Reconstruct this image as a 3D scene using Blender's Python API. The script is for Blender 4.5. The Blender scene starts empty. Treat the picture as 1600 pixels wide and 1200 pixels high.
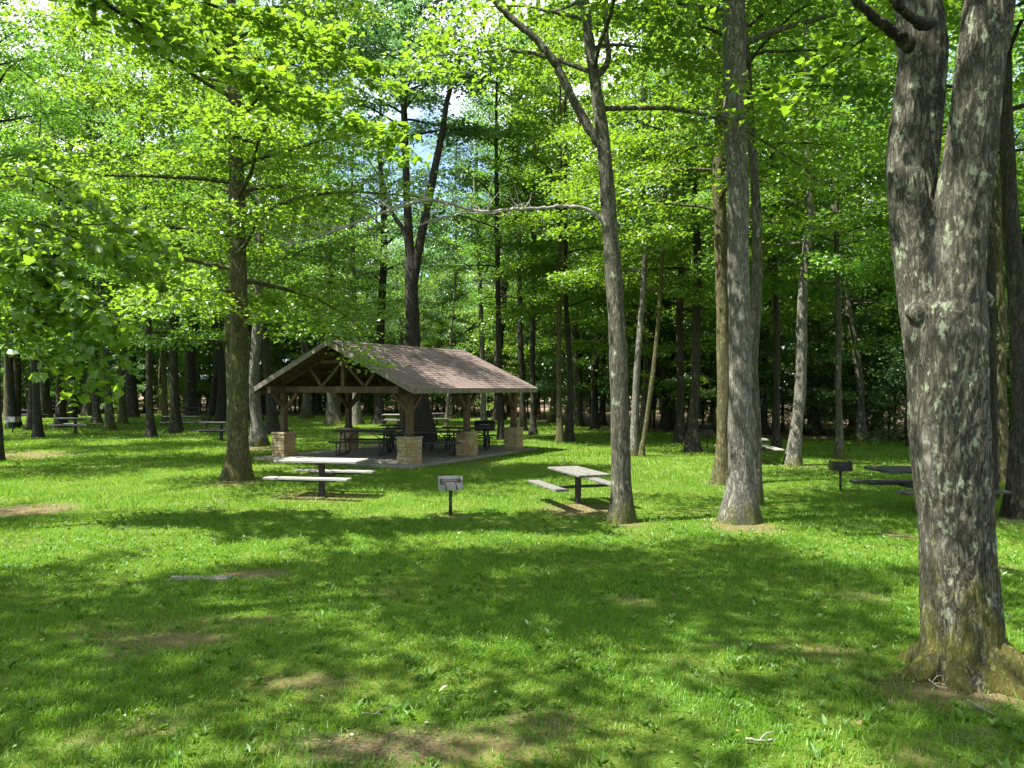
import bpy, math, random
import numpy as np
from mathutils import Vector, Matrix, noise as mnoise

# ------------------------------------------------------------------ scene, camera, light
S = bpy.context.scene
C = S.collection
EYE = 2.2; FPX = 1200.0; HOR = 606.0
cam_d = bpy.data.cameras.new('camera'); cam = bpy.data.objects.new('camera', cam_d); C.objects.link(cam)
cam.location = (0, 0, EYE)
cam_d.sensor_width = 36; cam_d.lens = 36 * FPX / 1600
cam_d.clip_start = 0.05; cam_d.clip_end = 900
cam.rotation_euler = (math.radians(90) + math.atan((HOR - 600) / FPX), 0, 0)
S.camera = cam

SUN_EL = math.radians(61)
SX, SY = -1.0, -0.30                                   # where the sun stands, seen from above
world = bpy.data.worlds.new('World'); S.world = world; world.use_nodes = True
wn = world.node_tree; wn.nodes.clear()
w_out = wn.nodes.new('ShaderNodeOutputWorld'); w_bg = wn.nodes.new('ShaderNodeBackground')
w_sky = wn.nodes.new('ShaderNodeTexSky'); w_sky.sky_type = 'NISHITA'; w_sky.sun_disc = False
w_sky.sun_elevation = SUN_EL; w_sky.sun_rotation = math.radians(253); w_sky.air_density = 1.0; w_sky.dust_density = 0.6
w_tc = wn.nodes.new('ShaderNodeTexCoord')
w_n = wn.nodes.new('ShaderNodeTexNoise'); w_n.inputs['Scale'].default_value = 3.2; w_n.inputs['Detail'].default_value = 7
w_r = wn.nodes.new('ShaderNodeValToRGB'); w_r.color_ramp.elements[0].position = 0.44; w_r.color_ramp.elements[1].position = 0.60
w_m = wn.nodes.new('ShaderNodeMixRGB'); w_m.inputs[2].default_value = (9.5, 9.8, 10.2, 1)
wn.links.new(w_tc.outputs['Generated'], w_n.inputs['Vector']); wn.links.new(w_n.outputs['Fac'], w_r.inputs[0])
wn.links.new(w_r.outputs[0], w_m.inputs[0]); wn.links.new(w_sky.outputs[0], w_m.inputs[1])
wn.links.new(w_m.outputs[0], w_bg.inputs[0]); w_bg.inputs[1].default_value = 0.085
wn.links.new(w_bg.outputs[0], w_out.inputs[0])
sun_d = bpy.data.lights.new('sun', 'SUN'); sun = bpy.data.objects.new('sun', sun_d); C.objects.link(sun)
sun_d.energy = 5.0; sun_d.angle = math.radians(0.53); sun_d.color = (1.0, 0.95, 0.86)
hl = math.hypot(SX, SY)
Ldir = Vector((-SX / hl * math.cos(SUN_EL), -SY / hl * math.cos(SUN_EL), -math.sin(SUN_EL)))
sun.rotation_euler = Ldir.to_track_quat('-Z', 'Y').to_euler(); sun.location = (-30, 0, 60)
S.view_settings.view_transform = 'Standard'; S.view_settings.look = 'None'
S.view_settings.exposure = 2.0; S.view_settings.gamma = 1
S.render.engine = 'CYCLES'
cy = S.cycles
cy.max_bounces = 9; cy.diffuse_bounces = 6; cy.glossy_bounces = 2; cy.transmission_bounces = 6; cy.transparent_max_bounces = 4
cy.use_denoising = True; cy.sample_clamp_indirect = 6
try: cy.denoiser = 'OPENIMAGEDENOISE'
except Exception: pass
cy.caustics_reflective = False; cy.caustics_refractive = False

R = math.radians
rs = np.random.RandomState(7)

# ------------------------------------------------------------------ tagging
def tag(o, label=None, cat=None, group=None, kind=None):
    if label: o['label'] = label
    if cat: o['category'] = cat
    if group: o['group'] = group
    if kind: o['kind'] = kind
    return o

def empty(name, loc=(0, 0, 0), rz=0.0, sc=1.0):
    o = bpy.data.objects.new(name, None); C.objects.link(o)
    o.location = loc; o.rotation_euler = (0, 0, rz); o.scale = (sc, sc, sc); o.empty_display_size = 0.2
    return o

def kids(o): return [c for c in bpy.data.objects if c.parent == o]

def copy_tree(o, cache={}):
    if o.name not in cache: cache[o.name] = [(c, kids(c)) for c in kids(o)]
    r = o.copy(); C.objects.link(r)
    for c, gs in cache[o.name]:
        d = c.copy(); C.objects.link(d); d.parent = r
        for g in gs:
            e = g.copy(); C.objects.link(e); e.parent = d
    return r

# ------------------------------------------------------------------ mesh builders
def np_mesh(name, V, F, smooth=False, attrs=None):
    V = np.asarray(V, dtype=np.float32); F = np.asarray(F, dtype=np.int32)
    me = bpy.data.meshes.new(name); n, k = F.shape
    me.vertices.add(len(V)); me.vertices.foreach_set('co', V.ravel())
    me.loops.add(n * k); me.loops.foreach_set('vertex_index', F.ravel())
    me.polygons.add(n); me.polygons.foreach_set('loop_start', np.arange(0, n * k, k, dtype=np.int32))
    me.polygons.foreach_set('loop_total', np.full(n, k, dtype=np.int32))
    me.polygons.foreach_set('use_smooth', np.full(n, bool(smooth)))
    if attrs:
        for an, av in attrs.items():
            a = me.attributes.new(an, 'FLOAT', 'POINT'); a.data.foreach_set('value', np.asarray(av, dtype=np.float32))
    me.update(calc_edges=True); me.validate()
    return me

def mobj(name, me, mat, parent=None, loc=None):
    o = bpy.data.objects.new(name, me); C.objects.link(o)
    if mat and not me.materials: me.materials.append(mat)
    if parent: o.parent = parent
    if loc is not None: o.location = loc
    return o

class MB:
    """collects boxes, bars and tubes; builds one mesh object"""
    def __init__(s): s.v = []; s.f = []; s.sm = []
    def add(s, V, F, smooth=False):
        b = len(s.v); s.v += [tuple(map(float, p)) for p in V]
        s.f += [tuple(b + int(i) for i in f) for f in F]; s.sm += [smooth] * len(F)
    def box(s, c, d, rot=None):
        x, y, z = d[0] / 2, d[1] / 2, d[2] / 2
        P = [Vector((a, b, e)) for a in (-x, x) for b in (-y, y) for e in (-z, z)]
        if rot is not None: P = [rot @ p for p in P]
        P = [p + Vector(c) for p in P]
        s.add(P, [(0, 1, 3, 2), (4, 6, 7, 5), (0, 4, 5, 1), (2, 3, 7, 6), (0, 2, 6, 4), (1, 5, 7, 3)])
    def bar(s, a, b, w, h, up=(0, 0, 1)):
        a = Vector(a); b = Vector(b); d = b - a; L = d.length; d.normalize()
        sd = d.cross(Vector(up)); sd = sd.normalized() if sd.length > 1e-5 else Vector((1, 0, 0))
        u = sd.cross(d)
        s.box((a + b) / 2, (w, L, h), Matrix((sd, d, u)).transposed())
    def tube(s, pts, rad, n=8, caps=True, smooth=True):
        V, F = tube_np(pts, rad, n); s.add(V, F, smooth)
        if caps:
            m = len(pts)
            b = len(s.v) - len(V)
            s.f.append(tuple(b + i for i in range(n))[::-1]); s.f.append(tuple(b + (m - 1) * n + i for i in range(n))); s.sm += [False, False]
    def build(s, name, mat, parent=None, bevel=0.0):
        me = bpy.data.meshes.new(name); me.from_pydata(s.v, [], s.f); me.polygons.foreach_set('use_smooth', s.sm); me.update()
        o = mobj(name, me, mat, parent)
        if bevel:
            m = o.modifiers.new('bevel', 'BEVEL'); m.width = bevel; m.segments = 2; m.limit_method = 'ANGLE'
        return o

def tube_np(pts, rad, n=8, lobes=None):
    P = np.asarray(pts, float); m = len(P); rad = np.broadcast_to(np.asarray(rad, float), (m,))
    T = np.gradient(P, axis=0); T /= np.linalg.norm(T, axis=1)[:, None] + 1e-9
    ref = np.array([1.0, 0, 0]) if abs(T[0][0]) < 0.8 else np.array([0, 1.0, 0])
    U = np.zeros_like(P); u = ref - T[0] * ref.dot(T[0]); u /= np.linalg.norm(u)
    for i in range(m):
        u = u - T[i] * u.dot(T[i]); u /= np.linalg.norm(u) + 1e-9; U[i] = u
    W = np.cross(T, U); th = np.linspace(0, 2 * math.pi, n, endpoint=False)
    rr = rad[:, None] * (np.ones((m, n)) if lobes is None else lobes(np.arange(m)[:, None], th[None, :], P))
    V = P[:, None] + rr[..., None] * (np.cos(th)[None, :, None] * U[:, None] + np.sin(th)[None, :, None] * W[:, None])
    i = np.arange(m - 1)[:, None] * n; j = np.arange(n)[None, :]; j2 = (j + 1) % n
    F = np.stack([i + j, i + j2, i + n + j2, i + n + j], -1).reshape(-1, 4)
    return V.reshape(-1, 3), F

def join_np(parts):
    Vs, Fs, b = [], [], 0
    for V, F in parts: Vs.append(V); Fs.append(F + b); b += len(V)
    return np.concatenate(Vs), np.concatenate(Fs)

def vnoise(x, y, seed=0):
    xi = np.floor(x).astype(np.int64); yi = np.floor(y).astype(np.int64); fx = x - xi; fy = y - yi
    fx = fx * fx * (3 - 2 * fx); fy = fy * fy * (3 - 2 * fy)
    def h(a, b):
        n = (a * 374761393 + b * 668265263 + seed * 1442695041) & 0xffffffff
        n = ((n ^ (n >> 13)) * 1274126177) & 0xffffffff
        return ((n ^ (n >> 16)) & 0xffff) / 65535.0
    return (h(xi, yi) * (1 - fx) + h(xi + 1, yi) * fx) * (1 - fy) + (h(xi, yi + 1) * (1 - fx) + h(xi + 1, yi + 1) * fx) * fy
def fbm(x, y, seed=0, o=3):
    t = 0; a = 0.5; s = 0
    for k in range(o): t = t + a * vnoise(x * 2 ** k, y * 2 ** k, seed + k); s += a; a *= 0.5
    return t / s

# ------------------------------------------------------------------ ground heights and picture-to-ground lookup
def gz(x, y):
    x = np.asarray(x, float); y = np.asarray(y, float)
    z = 0.45 * np.exp(-(np.maximum(y, -4) / 9.0) ** 2)
    flat = 1 - np.exp(-(((x + 2.6) / 6.0) ** 2 + ((y - 25.5) / 6.5) ** 2) ** 2)
    return z + flat * (0.10 * (fbm(x / 5.0 + 40, y / 5.0 + 40, 3) - 0.5) + 0.03 * (vnoise(x / 0.9 + 90, y / 0.9 + 90, 5) - 0.5))
def G(px, py):
    d = 20.0
    for _ in range(25):
        d = 0.5 * d + 0.5 * FPX * (EYE - float(gz((px - 800) / FPX * d, d))) / (py - HOR)
    x = (px - 800) / FPX * d
    return Vector((x, d, float(gz(x, d))))
def PZ(px, py, d): return Vector(((px - 800) / FPX * d, d, EYE + (HOR - py) / FPX * d))

# ------------------------------------------------------------------ materials
def new_mat(name):
    m = bpy.data.materials.new(name); m.use_nodes = True; nt = m.node_tree; nt.nodes.clear()
    out = nt.nodes.new('ShaderNodeOutputMaterial'); return m, nt, out
def N(nt, t, **kw):
    n = nt.nodes.new(t)
    for k, v in kw.items():
        if k in n.inputs: n.inputs[k].default_value = v
        else: setattr(n, k, v)
    return n
def ramp(nt, fac, stops):
    r = nt.nodes.new('ShaderNodeValToRGB'); e = r.color_ramp.elements
    while len(e) < len(stops): e.new(0.5)
    for k, (p, c) in enumerate(stops):
        e[k].position = p; e[k].color = (c, c, c, 1) if not hasattr(c, '__len__') else (*c, 1)
    nt.links.new(fac, r.inputs[0]); return r.outputs[0]
def mixc(nt, fac, a, b, blend='MIX'):
    m = nt.nodes.new('ShaderNodeMixRGB'); m.blend_type = blend
    for i, v in ((0, fac), (1, a), (2, b)):
        if isinstance(v, (int, float)): m.inputs[i].default_value = v
        elif isinstance(v, tuple): m.inputs[i].default_value = (*v, 1)
        else: nt.links.new(v, m.inputs[i])
    return m.outputs[0]
def math_n(nt, op, a, b=0.0, clamp=False):
    m = nt.nodes.new('ShaderNodeMath'); m.operation = op; m.use_clamp = clamp
    for i, v in ((0, a), (1, b)):
        if isinstance(v, (int, float)): m.inputs[i].default_value = v
        else: nt.links.new(v, m.inputs[i])
    return m.outputs[0]
def coords(nt, scale=(1, 1, 1), kind='Object'):
    tc = nt.nodes.new('ShaderNodeTexCoord'); mp = nt.nodes.new('ShaderNodeMapping'); mp.inputs['Scale'].default_value = scale
    nt.links.new(tc.outputs[kind], mp.inputs[0]); return mp.outputs[0]
def noise_n(nt, vec, scale, detail=4, rough=0.55, dist=0.0):
    n = N(nt, 'ShaderNodeTexNoise', Scale=scale, Detail=detail, Roughness=rough, Distortion=dist); nt.links.new(vec, n.inputs['Vector']); return n.outputs['Fac']
def attr(nt, name):
    a = nt.nodes.new('ShaderNodeAttribute'); a.attribute_name = name; return a.outputs['Fac']

def leaf_mat(name, dark, light, trans, tfac=0.45, gloss=0.10):
    m, nt, out = new_mat(name)
    oi = nt.nodes.new('ShaderNodeObjectInfo')
    t = attr(nt, 'tint')
    col = ramp(nt, t, [(0.0, dark), (0.75, light), (1.0, tuple(min(1, c * k) for c, k in zip(light, (1.5, 1.2, 1.0))))])
    tcol = mixc(nt, t, tuple(c * 0.75 for c in trans), trans)
    v = math_n(nt, 'MULTIPLY_ADD', oi.outputs['Random'], 0.35); v.node.inputs[2].default_value = 0.82
    hs = N(nt, 'ShaderNodeHueSaturation'); nt.links.new(col, hs.inputs['Color']); nt.links.new(v, hs.inputs['Value'])
    d = N(nt, 'ShaderNodeBsdfDiffuse'); nt.links.new(hs.outputs[0], d.inputs[0])
    tr = N(nt, 'ShaderNodeBsdfTranslucent'); nt.links.new(tcol, tr.inputs[0])
    mx = N(nt, 'ShaderNodeMixShader'); mx.inputs[0].default_value = tfac
    nt.links.new(d.outputs[0], mx.inputs[1]); nt.links.new(tr.outputs[0], mx.inputs[2])
    g = N(nt, 'ShaderNodeBsdfGlossy', Roughness=0.42); g.inputs[0].default_value = (0.9, 1.0, 0.85, 1)
    m2 = N(nt, 'ShaderNodeMixShader'); m2.inputs[0].default_value = gloss
    nt.links.new(mx.outputs[0], m2.inputs[1]); nt.links.new(g.outputs[0], m2.inputs[2]); nt.links.new(m2.outputs[0], out.inputs[0])
    return m

def bark_mat(name, deep, ridge, lichen=(0.30, 0.34, 0.24), lich=0.55, moss=0.0, bump=0.03, sc=1.0, mosscol=(0.085, 0.095, 0.018), mossz=0.9):
    m, nt, out = new_mat(name)
    v = coords(nt, (1, 1, 0.26)); v1 = coords(nt, (1, 1, 0.55))
    warp = noise_n(nt, v1, 5 * sc, 4)
    f1 = noise_n(nt, v, 26 * sc, 6, 0.65, 0.6)
    rg = noise_n(nt, coords(nt, (1, 1, 0.24)), 17 * sc, 8, 0.68, .7)
    rg = math_n(nt, 'ABSOLUTE', math_n(nt, 'SUBTRACT', rg, 0.5)); rg = ramp(nt, rg, [(0.0, 0.0), (0.10, 1.0)])
    fl = noise_n(nt, coords(nt, (1, 1, 0.45)), 48 * sc, 5, 0.7, 0.4)
    hgt = math_n(nt, 'ADD', math_n(nt, 'MULTIPLY', math_n(nt, 'MULTIPLY', rg, f1), 0.75), math_n(nt, 'MULTIPLY', fl, 0.4))
    col = mixc(nt, ramp(nt, hgt, [(0.22, 0.0), (0.62, 1.0)]), deep, ridge)
    pat = noise_n(nt, v1, 2.2 * sc, 5, 0.6)
    col = mixc(nt, ramp(nt, pat, [(0.35, 0.0), (0.7, 0.55)]), col, tuple(c * 0.55 for c in ridge))
    ln = noise_n(nt, v1, 9 * sc, 5, 0.7)
    col = mixc(nt, ramp(nt, ln, [(lich, 0.0), (lich + 0.06, 0.8)]), col, lichen)
    if sc > 1.2:
        big = noise_n(nt, coords(nt, (1, 1, 0.7)), 3.1, 5, 0.65)
        col = mixc(nt, ramp(nt, big, [(0.56, 0.0), (0.70, 0.7)]), col, mixc(nt, hgt, (0.03, 0.028, 0.02), (0.34, 0.325, 0.27)))
    if moss > 0:
        tc = nt.nodes.new('ShaderNodeTexCoord'); sp = nt.nodes.new('ShaderNodeSeparateXYZ'); nt.links.new(tc.outputs['Object'], sp.inputs[0]); mfine = noise_n(nt, tc.outputs['Object'], 28 * sc, 5, 0.75)
        zz = math_n(nt, 'DIVIDE', sp.outputs[2], mossz); zz = math_n(nt, 'SUBTRACT', 1.0, zz, True)
        mn = noise_n(nt, v1, 4 * sc, 4)
        mf = math_n(nt, 'ADD', math_n(nt, 'MULTIPLY', math_n(nt, 'ADD', zz, 0.26), mn), math_n(nt, 'MULTIPLY', math_n(nt, 'SUBTRACT', mfine, 0.5), 0.8))
        col = mixc(nt, ramp(nt, mf, [(0.34 / moss, 0.0), (0.52 / moss, 0.85)]), col, mixc(nt, hgt, tuple(c * .35 for c in mosscol), tuple(c * 1.5 for c in mosscol)))
    b = N(nt, 'ShaderNodeBsdfPrincipled', Roughness=0.92); b.inputs['Specular IOR Level'].default_value = 0.2
    nt.links.new(col, b.inputs['Base Color'])
    bp = N(nt, 'ShaderNodeBump', Strength=0.9, Distance=bump); nt.links.new(hgt, bp.inputs['Height']); nt.links.new(bp.outputs[0], b.inputs['Normal'])
    nt.links.new(b.outputs[0], out.inputs[0]); return m

def simple_mat(name, c1, c2, scale=6, stretch=(1, 1, 1), rough=0.8, metal=0.0, bump=0.004, spots=None, spec=0.3):
    m, nt, out = new_mat(name)
    v = coords(nt, stretch); n = noise_n(nt, v, scale, 6, 0.65)
    col = mixc(nt, ramp(nt, n, [(0.3, 0.0), (0.7, 1.0)]), c1, c2)
    if spots:
        sc_, col_, th = spots
        sn = noise_n(nt, coords(nt), sc_, 5, 0.7); col = mixc(nt, ramp(nt, sn, [(th, 0.0), (th + 0.08, 0.85)]), col, col_)
    b = N(nt, 'ShaderNodeBsdfPrincipled', Roughness=rough, Metallic=metal); b.inputs['Specular IOR Level'].default_value = spec
    nt.links.new(col, b.inputs['Base Color'])
    fine = noise_n(nt, v, scale * 5, 4, 0.7)
    bp = N(nt, 'ShaderNodeBump', Strength=0.6, Distance=bump); nt.links.new(fine, bp.inputs['Height']); nt.links.new(bp.outputs[0], b.inputs['Normal'])
    nt.links.new(b.outputs[0], out.inputs[0]); return m

M = {}
M['maple'] = leaf_mat('maple_leaf', (0.035, 0.090, 0.012), (0.078, 0.165, 0.018), (0.19, 0.36, 0.03), 0.52, 0.04)
M['maple_bright'] = leaf_mat('bright_maple_leaf', (0.045, 0.105, 0.012), (0.095, 0.185, 0.018), (0.24, 0.41, 0.022), 0.55, 0.045)
M['deep'] = leaf_mat('deep_green_leaf', (0.030, 0.080, 0.015), (0.068, 0.150, 0.024), (0.20, 0.42, 0.035), 0.52, 0.04)
M['oak'] = leaf_mat('oak_leaf', (0.040, 0.095, 0.040), (0.085, 0.165, 0.065), (0.17, 0.36, 0.08), 0.45, 0.07)
M['grass'] = leaf_mat('grass_blade', (0.036, 0.092, 0.006), (0.090, 0.195, 0.013), (0.26, 0.47, 0.018), 0.42, 0.018)
M['weed'] = leaf_mat('weed_leaf', (0.035, 0.095, 0.010), (0.075, 0.17, 0.018), (0.20, 0.38, 0.02), 0.35, 0.025)
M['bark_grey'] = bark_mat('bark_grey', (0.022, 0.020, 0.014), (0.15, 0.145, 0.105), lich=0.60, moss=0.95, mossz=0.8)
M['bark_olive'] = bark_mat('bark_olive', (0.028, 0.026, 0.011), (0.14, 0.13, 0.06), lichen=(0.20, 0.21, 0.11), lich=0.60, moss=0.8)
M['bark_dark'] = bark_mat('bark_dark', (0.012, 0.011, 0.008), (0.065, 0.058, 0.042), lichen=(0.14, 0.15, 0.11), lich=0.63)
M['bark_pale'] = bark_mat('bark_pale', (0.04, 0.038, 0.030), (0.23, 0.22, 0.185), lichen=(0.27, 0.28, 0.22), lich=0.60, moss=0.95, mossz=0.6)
M['bark_big'] = bark_mat('bark_big', (0.010, 0.009, 0.006), (0.145, 0.135, 0.100), lichen=(0.29, 0.33, 0.23), lich=0.56, moss=0.90, bump=0.02, sc=1.5, mossz=1.35, mosscol=(0.12, 0.115, 0.020))
M['dead_wood'] = simple_mat('dead_wood', (0.11, 0.10, 0.085), (0.30, 0.28, 0.25), 9, (1, 1, 1), 0.9)
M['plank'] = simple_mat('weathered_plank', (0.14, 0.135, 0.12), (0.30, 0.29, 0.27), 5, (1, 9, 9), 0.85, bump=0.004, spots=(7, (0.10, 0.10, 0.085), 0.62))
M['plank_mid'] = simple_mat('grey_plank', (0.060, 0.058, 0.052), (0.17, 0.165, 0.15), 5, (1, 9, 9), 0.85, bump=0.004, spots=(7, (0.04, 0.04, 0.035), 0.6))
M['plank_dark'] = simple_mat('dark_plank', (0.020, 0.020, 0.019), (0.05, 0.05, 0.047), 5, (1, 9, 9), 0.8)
M['steel'] = simple_mat('dark_steel', (0.018, 0.018, 0.017), (0.05, 0.046, 0.04), 12, rough=0.6, metal=0.3)
M['grill_steel'] = simple_mat('weathered_grill_steel', (0.20, 0.20, 0.20), (0.36, 0.35, 0.34), 9, rough=0.55, metal=0.45, spots=(11, (0.16, 0.055, 0.02), 0.58))
M['timber'] = simple_mat('brown_timber', (0.036, 0.022, 0.013), (0.120, 0.078, 0.046), 7, (1, 1, 0.3), 0.8, spots=(3, (0.055, 0.038, 0.026), 0.62))
M['fascia'] = simple_mat('weathered_fascia', (0.09, 0.075, 0.062), (0.22, 0.19, 0.165), 6, (1, 1, 1), 0.85)
M['concrete'] = simple_mat('concrete', (0.11, 0.10, 0.085), (0.22, 0.205, 0.18), 4, rough=0.9, spots=(2.2, (0.16, 0.15, 0.13), 0.58))
M['char'] = simple_mat('charcoal_steel', (0.010, 0.010, 0.011), (0.03, 0.03, 0.03), 8, rough=0.45, metal=0.5)

def stone_mat():
    m, nt, out = new_mat('limestone_blocks')
    t = attr(nt, 'tint')
    c = ramp(nt, t, [(0, (0.24, 0.17, 0.075)), (0.35, (0.33, 0.25, 0.125)), (0.65, (0.40, 0.33, 0.20)), (1.0, (0.30, 0.26, 0.19))])
    n = noise_n(nt, coords(nt), 14, 6, 0.7)
    c = mixc(nt, ramp(nt, n, [(0.35, 0.6), (0.65, 0.0)]), c, (0.15, 0.12, 0.055))
    b = N(nt, 'ShaderNodeBsdfPrincipled', Roughness=0.95); b.inputs['Specular IOR Level'].default_value = 0.15
    nt.links.new(c, b.inputs['Base Color'])
    bp = N(nt, 'ShaderNodeBump', Strength=0.9, Distance=0.02); nt.links.new(noise_n(nt, coords(nt), 30, 5, 0.7), bp.inputs['Height']); nt.links.new(bp.outputs[0], b.inputs['Normal'])
    nt.links.new(b.outputs[0], out.inputs[0]); return m
M['stone'] = stone_mat()

def shingle_mat():
    m, nt, out = new_mat('asphalt_shingles')
    uv = nt.nodes.new('ShaderNodeUVMap')
    br = N(nt, 'ShaderNodeTexBrick', Scale=1.0); br.offset = 0.5
    br.inputs['Brick Width'].default_value = 0.30; br.inputs['Row Height'].default_value = 0.14; br.inputs['Mortar Size'].default_value = 0.006
    br.inputs['Color1'].default_value = (0.092, 0.060, 0.054, 1); br.inputs['Color2'].default_value = (0.128, 0.087, 0.079, 1); br.inputs['Mortar'].default_value = (0.07, 0.045, 0.04, 1)
    nt.links.new(uv.outputs[0], br.inputs['Vector'])
    n = noise_n(nt, coords(nt), 2.0, 6, 0.7); col = mixc(nt, ramp(nt, n, [(0.35, 0.0), (0.7, 0.35)]), br.outputs['Color'], (0.16, 0.125, 0.11))
    n2 = noise_n(nt, coords(nt), 55, 3, 0.7); col = mixc(nt, ramp(nt, n2, [(0.4, 0.0), (0.75, 0.5)]), col, (0.20, 0.165, 0.15))
    b = N(nt, 'ShaderNodeBsdfPrincipled', Roughness=0.93); nt.links.new(col, b.inputs['Base Color'])
    bp = N(nt, 'ShaderNodeBump', Strength=0.7, Distance=0.012); nt.links.new(br.outputs['Fac'], bp.inputs['Height']); bp.invert = True
    nt.links.new(bp.outputs[0], b.inputs['Normal']); nt.links.new(b.outputs[0], out.inputs[0]); return m
M['shingle'] = shingle_mat()

def ground_mat():
    m, nt, out = new_mat('lawn_ground')
    v = coords(nt)
    n1 = noise_n(nt, v, 1.3, 5); n2 = noise_n(nt, v, 38, 5, 0.7); n3 = noise_n(nt, v, 0.25, 3)
    g = mixc(nt, ramp(nt, n2, [(0.3, 0.0), (0.7, 1.0)]), (0.030, 0.070, 0.007), (0.085, 0.155, 0.014))
    g = mixc(nt, ramp(nt, n1, [(0.40, 0.0), (0.70, 0.6)]), g, (0.16, 0.165, 0.035))
    g = mixc(nt, ramp(nt, n3, [(0.4, 0.0), (0.7, 0.25)]), g, (0.05, 0.11, 0.012))
    soil = mixc(nt, ramp(nt, n2, [(0.35, 0.0), (0.65, 1.0)]), (0.045, 0.032, 0.017), (0.22, 0.17, 0.10))
    soil = mixc(nt, ramp(nt, n1, [(0.4, 0.0), (0.6, 0.8)]), soil, (0.13, 0.105, 0.045))
    bn = math_n(nt, 'ADD', attr(nt, 'bare'), math_n(nt, 'MULTIPLY', math_n(nt, 'SUBTRACT', noise_n(nt, v, 9, 8, 0.8, 1.0), 0.5), 1.7))
    col = mixc(nt, ramp(nt, bn, [(0.27, 0.0), (0.72, 1.0)]), g, soil)
    lit = mixc(nt, ramp(nt, noise_n(nt, v, 16, 5, 0.7), [(0.35, 0.0), (0.65, 1.0)]), (0.07, 0.045, 0.03), (0.30, 0.215, 0.155))
    ln = math_n(nt, 'ADD', attr(nt, 'litter'), math_n(nt, 'MULTIPLY', math_n(nt, 'SUBTRACT', noise_n(nt, v, 1.1, 4), 0.5), 0.8))
    col = mixc(nt, ramp(nt, ln, [(0.42, 0.0), (0.62, 1.0)]), col, lit)
    b = N(nt, 'ShaderNodeBsdfPrincipled', Roughness=1.0); b.inputs['Specular IOR Level'].default_value = 0.1
    nt.links.new(col, b.inputs['Base Color'])
    bp = N(nt, 'ShaderNodeBump', Strength=0.8, Distance=0.03); nt.links.new(n2, bp.inputs['Height']); nt.links.new(bp.outputs[0], b.inputs['Normal'])
    nt.links.new(b.outputs[0], out.inputs[0]); return m

# ------------------------------------------------------------------ ground sheet
BARE = []
for px, py, rx, ry, w in [(40, 797, 75, 11, 1.0), (400, 897, 62, 7, 1.0), (505, 777, 95, 9, .75), (915, 796, 85, 11, .8), (704, 807, 50, 6, .5),
        (290, 1000, 95, 14, .75), (330, 972, 170, 12, .5), (480, 1066, 110, 16, .65), (640, 1165, 240, 34, .75), (860, 1125, 110, 24, .55), (1160, 824, 70, 14, .75),
        (975, 818, 45, 9, .6), (372, 754, 55, 9, .7), (1490, 1075, 150, 34, .85), (1410, 838, 30, 8, .7), (240, 1135, 80, 20, .5), (40, 712, 90, 9, .7),
        (740, 722, 60, 6, .5), (1130, 756, 36, 7, .6), (1245, 728, 50, 6, .5), (1590, 815, 60, 10, .6), (410, 700, 36, 6, .7), (1120, 1060, 70, 12, .35), (760, 745, 25, 4, .4), (1100, 1150, 60, 14, .3)]:
    a = G(px, py); b1 = G(px + rx, py); c1 = G(px, py + ry); c0 = G(px, py - ry * 0.9)
    BARE.append((a.x, a.y, abs(b1.x - a.x), abs(c0.y - c1.y) / 2 + 0.05, w))
def bare(x, y):
    t = np.zeros_like(x)
    for cx, cy_, rx, ry, w in BARE:
        q = np.sqrt(((x - cx) / rx) ** 2 + ((y - cy_) / ry) ** 2)
        t = np.maximum(t, w * .95 * np.clip((1.35 - q) / .9 + .5 * (fbm(x * 2.3, y * 2.3, 31) - .5), 0, 1))
    near = np.clip((9.5 - y) / 3.5, 0, 1)
    t = np.maximum(t, (0.42 + .10 * near) * np.clip((fbm(x / 1.1, y / .8, 11, 4) - 0.62 + .04 * near) * 6, 0, 1))
    return t
def lawn_edge(x): return np.interp(x, [-60, -10, 0, 4, 9, 14, 20, 40], [66, 62, 56, 46, 36, 32, 27, 22])
def litter(x, y): return np.clip((y - lawn_edge(x)) / 3.0 + 0.5, 0, 1)
def lines(dense0, dense1, step, lo, hi):
    c = list(np.arange(dense0, dense1 + 1e-6, step)); s = step; a = dense0; b = dense1
    L = []; U = []
    while a > lo: s *= 1.25; a -= s; L.append(max(a, lo))
    s = step
    while b < hi: s *= 1.25; b += s; U.append(min(b, hi))
    return np.array(L[::-1] + c + U)
gx = lines(-14, 14, 0.14, -420, 420); gy = lines(2.4, 28, 0.14, -200, 620)
XX, YY = np.meshgrid(gx, gy); nx, ny = len(gx), len(gy)
V = np.stack([XX.ravel(), YY.ravel(), gz(XX, YY).ravel()], 1)
ii = (np.arange(ny - 1)[:, None] * nx + np.arange(nx - 1)[None, :]).ravel()
F = np.stack([ii, ii + 1, ii + 1 + nx, ii + nx], 1)
gm = np_mesh('ground', V, F, True, {'bare': bare(V[:, 0], V[:, 1]), 'litter': litter(V[:, 0], V[:, 1])})
tag(mobj('ground', gm, ground_mat()), kind='structure')

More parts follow.
